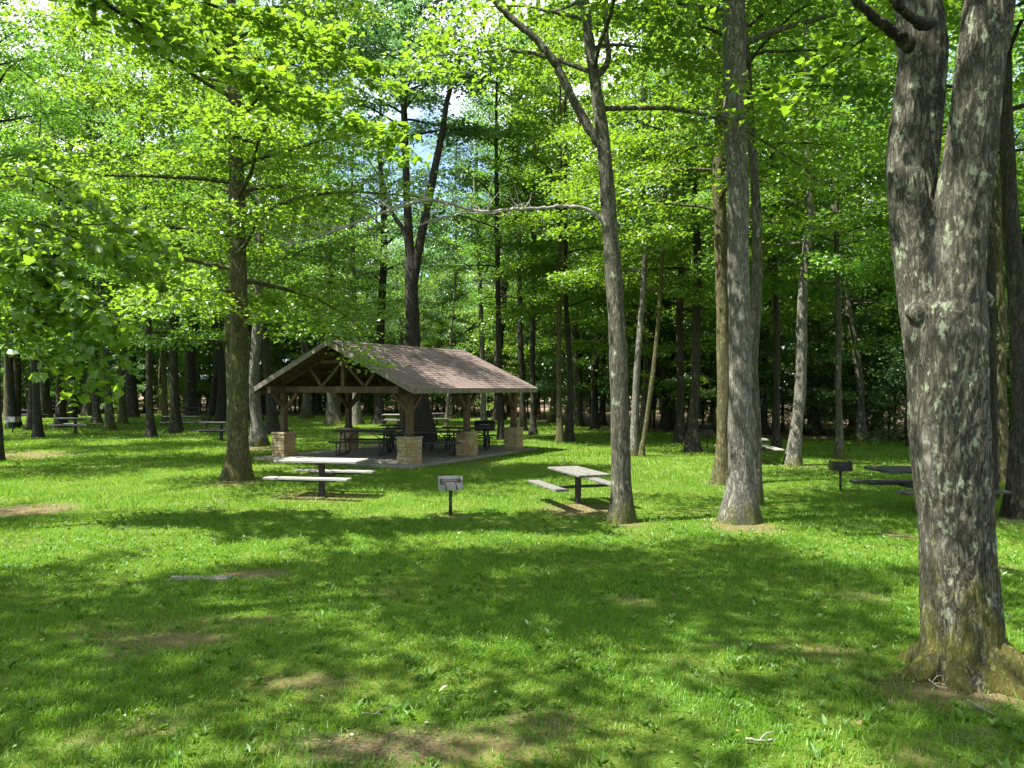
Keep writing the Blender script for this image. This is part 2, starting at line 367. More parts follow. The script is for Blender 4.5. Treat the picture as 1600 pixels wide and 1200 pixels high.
# ------------------------------------------------------------------ leaves
def frame(D, Nn):
    D = D / (np.linalg.norm(D, axis=1)[:, None] + 1e-9)
    Sd = np.cross(D, Nn); Sd /= np.linalg.norm(Sd, axis=1)[:, None] + 1e-9
    return D, Sd, np.cross(Sd, D)
KITE = (np.array([(0, 0, 0), (.42, .42, .12), (0, 1, -.08), (-.42, .42, .12)]), np.array([(0, 1, 2, 3)]))
_mp = [(0, 0), (.22, -.04), (.50, .10), (.40, .24), (.62, .46), (.34, .50), (.26, .70), (0, 1.05), (-.26, .70), (-.34, .50), (-.62, .46), (-.40, .24), (-.50, .10), (-.22, -.04)]
_mv = np.array([(0, .35, 0)] + [(x, y, .16 * abs(x) - .06 * y) for x, y in _mp])
MAPLE = (_mv, np.array([(0, i, i % 14 + 1) for i in range(1, 15)]))
OVAL = (np.array([(0, 0, 0), (.2, .25, .05), (.24, .6, .05), (0, 1, -.1), (-.24, .6, .05), (-.2, .25, .05)]), np.array([(0, 1, 2, 3), (0, 3, 4, 5)]))
BLADE = (np.array([(-.5, 0, 0), (.5, 0, 0), (-.4, .55, .10), (.4, .55, .10), (0, 1, .42)]), np.array([(0, 1, 3), (0, 3, 2), (2, 3, 4)]))
TRI = (np.array([(-.5, 0, 0), (.5, 0, 0), (0, 1, .2)]), np.array([(0, 1, 2)]))

def scatter(tpl, P, D, Nn, s, w=None, tint=None):
    T, F = tpl; n = len(P); k = len(T); D, Sd, Nn = frame(D, Nn)
    w = s if w is None else w
    V = P[:, None] + T[None, :, 0, None] * Sd[:, None] * w[:, None, None] + T[None, :, 1, None] * D[:, None] * s[:, None, None] + T[None, :, 2, None] * Nn[:, None] * s[:, None, None]
    FF = F[None] + (np.arange(n) * k)[:, None, None]
    return V.reshape(-1, 3), FF.reshape(-1, F.shape[1]), np.repeat(tint, k)

def leaf_mesh(name, P, out_dir, size, tpl, rng, tilt=0.45, tint=None):
    n = len(P); up = np.array([0, 0, 1.0])
    Nn = up + rng.normal(0, tilt, (n, 3)); Nn /= np.linalg.norm(Nn, axis=1)[:, None]
    D = out_dir + rng.normal(0, .7, (n, 3)); D[:, 2] = D[:, 2] * .4 - .35
    D = D - Nn * (D * Nn).sum(1)[:, None]
    s = size * rng.uniform(.65, 1.25, n)
    if tint is None: tint = rng.uniform(0, 1, n)
    V, F, t = scatter(tpl, P, D, Nn, s, None, tint)
    return np_mesh(name, V, F, False, {'tint': t})

# ------------------------------------------------------------------ trees
def smooth_path(pts, n):
    pts = np.asarray(pts, float); m = len(pts)
    if m == 2: return pts[0] + (pts[1] - pts[0]) * np.linspace(0, 1, n)[:, None]
    t = np.linspace(0, m - 1, n); i = np.clip(t.astype(int), 0, m - 2); f = (t - i)[:, None]
    Q = np.vstack([2 * pts[0] - pts[1], pts, 2 * pts[-1] - pts[-2]])
    p0, p1, p2, p3 = Q[i], Q[i + 1], Q[i + 2], Q[i + 3]
    return .5 * ((2 * p1) + (-p0 + p2) * f + (2 * p0 - 5 * p1 + 4 * p2 - p3) * f ** 2 + (-p0 + 3 * p1 - 3 * p2 + p3) * f ** 3)

def flare_fn(r0, seed, amt=1.0, hh=0.35):
    rg = np.random.RandomState(seed); k = rg.randint(4, 7); ph = rg.uniform(0, 6.28, 3)
    def f(i, th, P):
        z = P[:, 2][:, None]; z0 = P[0, 2]
        e = np.exp(-np.maximum(z - z0, 0) / hh)
        lob = 0.5 + 0.5 * np.cos(k * th + ph[0]) * 1.0 + .3 * np.cos(2 * th + ph[1])
        w = 1 + .05 * np.sin(3 * th + z * 1.7 + ph[2]) + .035 * np.sin(5 * th - z * 2.9 + ph[1]) + .03 * np.sin(z * 5 + ph[0])
        return w + amt * e * (0.45 + 0.75 * lob)
    return f

def trunk_np(pts, rads, seed, n=20, m=40, flare=1.0, hh=0.35):
    P = smooth_path(pts, m); q = np.linspace(0, 1, len(rads)); r = np.interp(np.linspace(0, 1, m), q, rads)
    # more rings near the ground
    return tube_np(P, r, n, flare_fn(r[0], seed, flare, hh))

def crown_gen(rng, trunk, r_at, zb, zt, Rc, n_limb, leaf_k, node_step=0.14, low_el=12, sub_gap=0.42, az0=None, spread=.22, taper=0.6, sub_side=True):
    """limbs with side branches leaving the trunk between zb and zt; returns wood parts and leaf points with outward directions"""
    wood, LP, LD = [], [], []
    tz = trunk[:, 2]
    for i in range(n_limb):
        t = (i + rng.uniform(0, 1)) / n_limb; z = zb + (zt - zb) * t ** 0.9
        p0 = np.array([np.interp(z, tz, trunk[:, k]) for k in range(3)])
        az = i * 2.399963 + rng.uniform(-.5, .5) if az0 is None else az0 + rng.uniform(-1, 1)
        L = Rc * (max(1 - t, 0.02) ** taper * 0.85 + 0.22) * rng.uniform(.75, 1.15)
        el = R(low_el + 50 * t + rng.uniform(-8, 12)); m = 8
        pts = [p0]; d_el = el; a = az; st = L / (m - 1)
        for j in range(m - 1):
            a += rng.uniform(-.18, .18); d_el += rng.uniform(-.12, .10) - 0.055
            pts.append(pts[-1] + st * np.array([math.cos(a) * math.cos(d_el), math.sin(a) * math.cos(d_el), math.sin(d_el)]))
        pts = np.array(pts); rl = min(0.45 * r_at(z), 0.012 + 0.011 * L)
        wood.append(tube_np(pts, np.linspace(rl, 0.006, m), 6))
        ns = max(3, int(L * .8 / sub_gap)); cum = np.linspace(0, 1, m)
        for q in range(ns + 1):
            s = .22 + .78 * (q + rng.uniform(0, .6)) / (ns + .6); s = min(s, 1.0)
            b = np.array([np.interp(s, cum, pts[:, k]) for k in range(3)])
            sg = 1 if (q % 2) else -1
            if q == ns: sa = a; l = .5
            else: sa = az + sg * rng.uniform(.6, 1.15); l = (.38 * L * (1.12 - s) + .28) * rng.uniform(.7, 1.25)
            se = rng.uniform(-.15, .35)
            m2 = 4; bp = [b]
            for j in range(m2 - 1):
                bp.append(bp[-1] + (l / (m2 - 1)) * np.array([math.cos(sa) * math.cos(se), math.sin(sa) * math.cos(se), math.sin(se)])); se -= .14; sa += rng.uniform(-.2, .2)
            bp = np.array(bp); wood.append(tube_np(bp, np.linspace(.009, .003, m2), 3))
            nn = max(2, int(l / node_step)); ss = (np.arange(nn) + rng.uniform(0, 1, nn)) / nn
            npos = np.stack([np.interp(.12 + .95 * ss, np.linspace(0, 1, m2), bp[:, k]) for k in range(3)], 1)
            n_l = nn * leaf_k; base = np.repeat(npos, leaf_k, 0)
            off = rng.normal(0, spread, (n_l, 3)); off[:, 2] *= .38
            rad_ = np.hypot(off[:, 0], off[:, 1]); off[:, 2] -= .35 * rad_ ** 1.4
            LP.append(base + off); dd = off.copy(); dd += .35 * np.array([math.cos(sa), math.sin(sa), 0]); LD.append(dd)
    return wood, np.concatenate(LP), np.concatenate(LD)

VAR = {}
def make_variant(key, seed, H, r0, zb, Rc, n_limb, leaf_k, leaf, lean=0.5, tpl=KITE, low_el=12, flare=1.0, n=14, sub_gap=.42, spread=.22, top=1.0, fork=False):
    rng = np.random.RandomState(seed)
    m = 7; pts = np.zeros((m, 3)); pts[:, 2] = np.linspace(-.15, H, m)
    w = np.cumsum(rng.normal(0, lean * .28, (m, 2)), 0); w -= w[0]; pts[:, :2] = w
    P = smooth_path(pts, 34)
    rads = np.array([1, .86, .78, .68, .55, .38, .16, .05]) * r0
    tv = trunk_np(pts, rads, seed, n, 34, flare)
    ra = lambda z: float(np.interp(z / H, np.linspace(0, 1, len(rads)), rads))
    wood, LP, LD = crown_gen(rng, P, ra, zb, H * top, Rc, n_limb, leaf_k, low_el=low_el, sub_gap=sub_gap, spread=spread)
    V, F = join_np([tv] + wood)
    VAR[key] = (np_mesh(key + '_trunk', V, F, True), leaf_mesh(key + '_crown', LP, LD, leaf, tpl, rng), H)
    return len(LP)

cnt = 0
cnt += make_variant('mapleA', 11, 17, .20, 3.4, 3.9, 32, 15, .115)
cnt += make_variant('mapleB', 12, 19, .22, 4.6, 3.6, 32, 15, .115, lean=.7)
cnt += make_variant('mapleC', 13, 14, .15, 2.8, 3.4, 28, 15, .115, lean=.8)
cnt += make_variant('oakA', 14, 20, .26, 6.5, 4.6, 30, 14, .13, lean=.9, low_el=28)
cnt += make_variant('tallA', 21, 22, .20, 6.0, 3.7, 20, 10, .18, lean=.6, n=8, sub_gap=.6, spread=.3)
cnt += make_variant('tallB', 22, 24, .24, 7.5, 3.9, 20, 10, .18, lean=.9, n=8, sub_gap=.6, spread=.3)
cnt += make_variant('tallC', 23, 20, .17, 4.5, 3.4, 21, 10, .18, lean=1.0, n=8, sub_gap=.6, spread=.3)
cnt += make_variant('tallD', 24, 18, .14, 3.5, 3.2, 20, 10, .18, lean=1.3, n=8, sub_gap=.6, spread=.3)
cnt += make_variant('sapA', 31, 6.5, .045, .7, 1.9, 20, 15, .115, lean=.5, n=6, flare=.3, spread=.2)
cnt += make_variant('sapB', 32, 9.5, .07, 1.4, 2.3, 24, 15, .12, lean=.8, n=6, flare=.4, spread=.2)
cnt += make_variant('bushA', 33, 2.6, .025, .15, 1.5, 22, 14, .10, lean=.4, n=6, flare=.1, low_el=25, spread=.2)
print('variant leaves', cnt)

def slot_mat(o, mat):
    if not o.data.materials: o.data.materials.append(mat)
    o.material_slots[0].link = 'OBJECT'; o.material_slots[0].material = mat

def place_tree(key, x, y, bark, leaf, label, name='forest_tree', group=None, sc=1.0, rz=0.0, cat='tree', zs=1.0, tilt=None):
    r = empty(name, (x, y, float(gz(x, y)) - .03), rz, sc); r.scale = (sc, sc, sc * zs)
    if tilt: r.rotation_euler = (tilt[0], tilt[1], rz)
    tag(r, label, cat, group)
    a = mobj('trunk', VAR[key][0], None, r); slot_mat(a, M[bark])
    b = mobj('crown', VAR[key][1], None, r); slot_mat(b, M[leaf])
    return r

# --- trees drawn from picture points: (px, py, width_px) at one depth; local origin at the base
def drawn_tree(name, label, base, pts, bark, leaf='maple', seed=1, flare=1.0, hh=.3, crown=None, limbs=(), extra_top=None, d=None, n=22, group=None, tpl=KITE, leafs=.12):
    b = G(*base) if d is None else Vector(((base[0] - 800) / FPX * d, d, 0))
    if d is not None: b.z = float(gz(b.x, b.y))
    dd = b.y
    root = empty(name, b); tag(root, label, 'tree', group)
    P = [(0, 0, -.2)]; Rr = []
    for px, py, w in pts:
        q = PZ(px, py, dd) - b; P.append((q.x, rs.uniform(-.02, .02), q.z)); Rr.append(w / 2 / FPX * dd)
    Rr = [Rr[0]] + Rr
    if extra_top:
        for (x, y, z, r) in extra_top: P.append((x, y, z)); Rr.append(r)
    P = np.array(P, float)
    # resample by arc length
    seg = np.r_[0, np.cumsum(np.linalg.norm(np.diff(P, axis=0), axis=1))]
    Q = smooth_path(P, 240); sq = np.r_[0, np.cumsum(np.linalg.norm(np.diff(Q, axis=0), axis=1))]
    m = 90; tt = sq[-1] * (np.linspace(0, 1, m) ** 1.35)
    Q2 = np.stack([np.interp(tt, sq, Q[:, k]) for k in range(3)], 1)
    r2 = np.interp(tt / sq[-1], seg / seg[-1], Rr)
    tv = tube_np(Q2, r2, n, flare_fn(r2[0], seed, flare, hh))
    rng = np.random.RandomState(seed + 500)
    wood = []
    if crown:
        zb, Rc, nl, lk, low = crown
        zt = Q2[-1, 2]
        wood, LP, LD = crown_gen(rng, Q2, lambda z: float(np.interp(z, Q2[:, 2], r2)), zb, zt * .98, Rc, nl, lk, low_el=low)
        mobj('crown', leaf_mesh(name + '_crown', LP, LD, leafs, tpl, rng), M[leaf], root)
    V, F = join_np([tv] + wood)
    mobj('trunk', np_mesh(name + '_trunk', V, F, True), M[bark], root)
    return root, Q2, r2

def limb_part(root, name, pts_px, mat, dd=None, twigs=0, seed=1, twig_len=.5, n=10, dy=None):
    """a limb as its own part; pts (px, py, width) or with a fourth value = depth"""
    b = root.location; P = []; Rr = []
    for p in pts_px:
        d = p[3] if len(p) > 3 else (dd or b.y)
        q = PZ(p[0], p[1], d) - b; P.append(tuple(q)); Rr.append(max(p[2] / 2 / FPX * d, .003))
    Q = smooth_path(P, 8 * len(P)); r = np.interp(np.linspace(0, 1, len(Q)), np.linspace(0, 1, len(Rr)), Rr)
    rg = np.random.RandomState(seed)
    Q[1:-1] += rg.normal(0, .006, Q[1:-1].shape)
    parts = [tube_np(Q, r, n)]
    for k in range(twigs):
        i = int(rg.uniform(.35, .98) * (len(Q) - 1)); a = rg.uniform(0, 6.28); l = twig_len * rg.uniform(.4, 1.2)
        dv = np.array([math.cos(a) * .8 - .3, math.sin(a) * .5, rg.uniform(-.3, .9)]); tp = [Q[i]]
        for j in range(4): tp.append(tp[-1] + dv / np.linalg.norm(dv) * l / 4); dv = dv + rg.normal(0, .35, 3)
        parts.append(tube_np(np.array(tp), np.linspace(min(.010, r[i] * .6), .002, 5), 4))
    V, F = join_np(parts)
    return mobj(name, np_mesh(name, V, F, True), M[mat], root), Q

# ------------------------------------------------------------------ big forked maple, right foreground
def big_maple():
    D0 = 5.0; b = Vector(((1505 - 800) / FPX * D0, D0, 0)); b.z = float(gz(b.x, b.y))
    root = empty('forked_maple', b)
    tag(root, 'massive mossy forked maple with lichen bark in the right foreground', 'tree')
    def chain(rows, dys=None):
        P, r = [], []; rows = [((l + rr) / 2 - 3 - (rr - l) * .462, (l + rr) / 2 - 3 + (rr - l) * .462, py) for l, rr, py in rows]
        for k, (l, rr, py) in enumerate(rows):
            q = PZ((l + rr) / 2, py, D0 + (dys[k] if dys else 0)) - b; P.append(tuple(q)); r.append((rr - l) / 2 / FPX * D0)
        return P, r
    base, rb = chain([(1450, 1566, 1090), (1448, 1562, 1000), (1440, 1556, 900), (1438, 1553, 820), (1428, 1546, 700), (1422, 1542, 600), (1413, 1543, 520), (1425, 1535, 470), (1440, 1520, 430)])
    rs_, rr_ = chain([(1440, 1545, 600), (1440, 1543, 500), (1450, 1540, 420), (1468, 1549, 320), (1484, 1560, 220), (1500, 1572, 110), (1514, 1588, 0), (1524, 1598, -120), (1530, 1596, -280), (1535, 1590, -500)], [0, -.03, -.06, -.10, -.14, -.16, -.14, -.08, 0, .1])
    ls_, rl_ = chain([(1424, 1510, 600), (1412, 1500, 510), (1402, 1482, 420), (1390, 1466, 320), (1387, 1470, 250), (1398, 1480, 170), (1408, 1484, 80), (1403, 1474, 0), (1388, 1456, -120), (1365, 1430, -280), (1340, 1395, -500)], [0, .03, .07, .11, .14, .15, .15, .15, .17, .25, .35])
    me = bpy.data.meshes.new('big'); parts = []
    def closed(P, r, n=28, m=60, lob=None):
        Q = smooth_path(P, m); rad = np.interp(np.linspace(0, 1, m), np.linspace(0, 1, len(r)), r); V, F = tube_np(Q, rad, n, lob); return V, F, n, m
    mbb = MB()
    for P, r, lob in ((base, rb, flare_fn(1, 3, .55, .22)), (rs_, rr_, None), (ls_, rl_, None)):
        V, F, n, m = closed(P, r, lob=lob); k0 = len(mbb.v); mbb.add(V, F, True)
        mbb.f.append(tuple(k0 + i for i in range(n))[::-1]); mbb.f.append(tuple(k0 + (m - 1) * n + i for i in range(n))); mbb.sm += [True, True]
    # roots running into the lawn
    for ang, L, r0, wob in ((-75, .62, .10, .2), (-38, .75, .105, -.1), (-125, .60, .09, .1), (-165, .62, .10, -.2), (15, .6, .10, .1), (75, .5, .1, 0), (120, .55, .09, .1), (-98, .45, .08, -.2)):
        a = R(ang); P = []; k = 7
        for j in range(k):
            s = j / (k - 1); rr = .06 + L * s; aa = a + wob * s * s
            P.append((math.cos(aa) * rr, math.sin(aa) * rr, .30 * (1 - s) ** 1.8 - .035 - .10 * s))
        V, F, n, m = closed(P, [r0 * 1.2, r0, r0 * .85, r0 * .6, r0 * .3], 12, 16); k0 = len(mbb.v); mbb.add(V, F, True)
        mbb.f.append(tuple(k0 + i for i in range(n))[::-1]); mbb.f.append(tuple(k0 + (m - 1) * n + i for i in range(n))); mbb.sm += [True, True]
    # burls and old branch scars
    for px, py, rr, dy in ((1490, 482, .11, -.10), (1530, 470, .10, .02), (1440, 490, .10, -.06), (1465, 500, .11, -.08), (1525, 60, .06, -.10)):
        q = PZ(px, py, D0 + dy) - b
        V = []; F = []; n = 10; mm = 7
        for i in range(mm):
            ph = math.pi * (i + .5) / mm
            for j in range(n): V.append((q.x + rr * math.sin(ph) * math.cos(j * 2 * math.pi / n), q.y + rr * .8 * math.sin(ph) * math.sin(j * 2 * math.pi / n), q.z + rr * .75 * math.cos(ph)))
        for i in range(mm - 1):
            for j in range(n): F.append((i * n + j, i * n + (j + 1) % n, (i + 1) * n + (j + 1) % n, (i + 1) * n + j))
        k0 = len(mbb.v); mbb.add(V, F, True); mbb.f.append(tuple(k0 + i for i in range(n))[::-1]); mbb.f.append(tuple(k0 + (mm - 1) * n + i for i in range(n))); mbb.sm += [True, True]
    tmp = mbb.build('trunk', M['bark_big'])
    rm = tmp.modifiers.new('r', 'REMESH'); rm.mode = 'VOXEL'; rm.voxel_size = .011; rm.use_smooth_shade = True
    sm = tmp.modifiers.new('s', 'SMOOTH'); sm.iterations = 9; sm.factor = .6
    dg = bpy.context.evaluated_depsgraph_get(); me2 = bpy.data.meshes.new_from_object(tmp.evaluated_get(dg))
    bpy.data.objects.remove(tmp)
    n = len(me2.vertices); co = np.empty(n * 3, np.float32); me2.vertices.foreach_get('co', co); co = co.reshape(-1, 3)
    no = np.empty(n * 3, np.float32); me2.vertices.foreach_get('normal', no); no = no.reshape(-1, 3)
    disp = np.empty(n)
    for i in range(n):
        x, y, z = map(float, co[i])
        w = .25 * mnoise.noise((x * 3, y * 3, z * 1.5))
        a = mnoise.noise(((x + w * .2) * 21, (y + w * .2) * 21, z * 5.0 + 3)); c = mnoise.noise((x * 44, y * 44, z * 13))
        lo = mnoise.noise((x * 4, y * 4, z * 2.1 + 9)); f = 1 - abs(a) * 2
        disp[i] = .010 * (f - .55) + .006 * c + .012 * lo
    co = co + no * disp[:, None]; me2.vertices.foreach_set('co', co.astype(np.float32).ravel()); me2.update()
    me2.polygons.foreach_set('use_smooth', np.ones(len(me2.polygons), bool)); me2.materials.clear()
    mobj('trunk', me2, M['bark_big'], root)
    limb_part(root, 'limb', [(1425, 70, 26, 5.0), (1398, 48, 17, 4.95), (1372, 30, 14, 4.9), (1345, 5, 13, 4.85), (1320, -40, 11, 4.8), (1260, -110, 8, 4.8)], 'bark_dark', seed=4)
    limb_part(root, 'limb', [(1455, 40, 22, 4.9), (1432, 30, 15, 4.8), (1408, 12, 12, 4.7), (1392, -15, 11, 4.65), (1350, -90, 8, 4.6)], 'bark_dark', seed=5)
    # crown above the frame
    rng = np.random.RandomState(77); LPs, LDs, W = [], [], []
    for P, r in ((rs_, rr_), (ls_, rl_)):
        top = np.array(P[-1]); dirv = np.array(P[-1]) - np.array(P[-2]); dirv /= np.linalg.norm(dirv)
        up = np.array([top, top + dirv * 1.5 + [0, 0, .6], top + dirv * 3 + [0, 0, 2.2], top + dirv * 4 + [0, 0, 5]])
        Q = smooth_path(up, 16); W.append(tube_np(Q, np.linspace(r[-1], .03, 16), 10))
        w, lp, ld = crown_gen(rng, Q, lambda z: .08, Q[1, 2], Q[-1, 2], 3.6, 20, 12, low_el=10); W += w; LPs.append(lp); LDs.append(ld)
    V, F = join_np(W); mobj('limb', np_mesh('limb', V, F, True), M['bark_grey'], root)
    mobj('crown', leaf_mesh('big_crown', np.concatenate(LPs), np.concatenate(LDs), .14, KITE, rng), M['maple'], root)
    return root
big_maple()

# ------------------------------------------------------------------ the trees one can tell apart
# B: slender maple right of centre with the dead limb
tb, QB, rB = drawn_tree('young_maple', 'slender lichen-grey maple right of the rotated picnic table, with a long bare limb reaching left', (972, 815),
    [(972, 800, 34), (970, 740, 31), (968, 660, 29), (967, 560, 28), (962, 470, 26), (957, 400, 25), (950, 320, 23), (945, 250, 22), (940, 195, 20), (928, 110, 17), (917, 30, 15), (912, -40, 14), (918, -160, 12)],
    'bark_grey', 'maple_bright', seed=2, flare=.95, hh=.22, crown=(6.6, 3.3, 24, 12, 15), extra_top=[(-.3, .3, 10.5, .05), (-.2, .6, 13, .02)])
limb_part(tb, 'limb', [(938, 225, 17), (918, 195, 15), (893, 150, 14), (868, 100, 13), (838, 60, 12), (800, 28, 11), (765, -5, 9), (700, -60, 7)], 'bark_grey', seed=21)
limb_part(tb, 'limb', [(932, 118, 12), (945, 105, 10), (951, 88, 9), (948, 55, 8), (946, 0, 8), (950, -80, 6)], 'bark_grey', seed=22)
limb_part(tb, 'dead_limb', [(944, 348, 9.0), (935, 338, 7.2), (915, 326, 6.2), (880, 322, 5.4), (850, 325, 5.4), (800, 327, 5.4), (750, 330, 4.5), (700, 318, 4.5), (665, 312, 5.0, 11.6), (620, 325, 5.0, 11.4), (560, 345, 4.2, 11.2), (510, 365, 3.9, 11.0), (470, 378, 2.9, 10.9), (435, 384, 2.1, 10.8)], 'dead_wood', twigs=60, seed=23, twig_len=.6)
limb_part(tb, 'dead_limb', [(735, 330, 3.6), (700, 338, 3.0), (670, 346, 2.8), (655, 352, 1.8)], 'dead_wood', twigs=3, seed=24, twig_len=.3)
# C trio
drawn_tree('grey_maple', 'tall straight maple, pale lichen bark, mossy foot, in front of its group of three', (1155, 815),
    [(1155, 800, 50), (1156, 740, 40), (1156, 680, 37), (1157, 600, 34), (1156, 500, 33), (1154, 400, 32), (1152, 300, 32), (1150, 200, 33), (1149, 100, 34), (1147, 0, 34), (1145, -120, 32)],
    'bark_pale', 'maple', seed=3, flare=.95, hh=.26, crown=(7.6, 3.8, 26, 12, 18), extra_top=[(-.2, .2, 11, .09), (0, .3, 15, .02)])
drawn_tree('olive_maple', 'olive-brown maple trunk standing just left behind the pale front maple', (1129, 757),
    [(1129, 745, 26), (1130, 700, 22), (1131, 600, 21), (1130, 500, 20), (1128, 420, 20), (1124, 300, 20), (1126, 200, 18), (1120, 80, 17), (1118, -60, 14)],
    'bark_olive', 'maple_bright', seed=4, flare=1.1, hh=.3, crown=(5.6, 3.4, 28, 13, 12), extra_top=[(0, .2, 14, .03)])
drawn_tree('shaded_maple', 'darker maple with bent pale upper stem right behind the pale front maple', (1178, 787),
    [(1179, 770, 22), (1179, 700, 20), (1178, 620, 17), (1176, 560, 17), (1181, 480, 17), (1184, 400, 15), (1181, 320, 14), (1176, 230, 14), (1168, 120, 14), (1160, 0, 13), (1155, -100, 11)],
    'bark_grey', 'maple', seed=5, flare=1.0, hh=.25, crown=(7.5, 3.0, 20, 12, 15), extra_top=[(-.2, .2, 12, .03)])
# A
drawn_tree('lawn_maple', 'olive-barked maple with flared foot standing on the lawn left of the picnic shelter', (370, 749),
    [(370, 738, 38), (371, 700, 33), (372, 640, 31), (373, 560, 28), (373, 480, 26), (372, 400, 24), (370, 320, 25), (367, 240, 22), (366, 160, 19), (362, 80, 15), (360, 0, 13)],
    'bark_olive', 'maple_bright', seed=6, flare=.9, hh=.28, crown=(3.6, 4.7, 50, 16, 4), extra_top=[(-.2, 0, 14, .05), (-.1, 0, 16, .02)], leafs=.12)
# behind the shelter, forked
tf, Qf, rf = drawn_tree('forked_oak', 'broad dark trunk behind the shelter dividing into two stems high above its roof', (660, 690),
    [(660, 680, 40), (657, 650, 34), (651, 600, 28), (646, 540, 23), (643, 470, 21), (643, 430, 20), (640, 385, 14), (636, 320, 12), (634, 250, 11), (630, 150, 9), (628, 60, 7)],
    'bark_dark', 'oak', seed=7, flare=.6, hh=.5, crown=(12.5, 5.0, 38, 15, 25), extra_top=[(-.7, 0, 20, .03)], leafs=.14)
limb_part(tf, 'limb', [(645, 440, 17), (652, 400, 15), (664, 340, 13), (678, 270, 12), (690, 210, 10), (700, 150, 8), (722, 80, 6)], 'bark_dark', seed=25, twigs=14, twig_len=2.0)
limb_part(tf, 'limb', [(641, 400, 8), (630, 360, 7), (612, 330, 6), (600, 290, 5), (590, 240, 4)], 'bark_dark', seed=26, twigs=10, twig_len=1.5)
drawn_tree('leaning_maple', 'rough mottled trunk leaning between the lawn maple and the shelter', (404, 697),
    [(404, 688, 24), (402, 660, 18), (397, 620, 16), (398, 570, 15), (402, 500, 14), (405, 400, 13), (410, 300, 11), (415, 180, 8)],
    'bark_pale', 'maple', seed=8, flare=.8, hh=.35, crown=(5.0, 4.8, 38, 15, 10), extra_top=[(0, .2, 14, .02)])
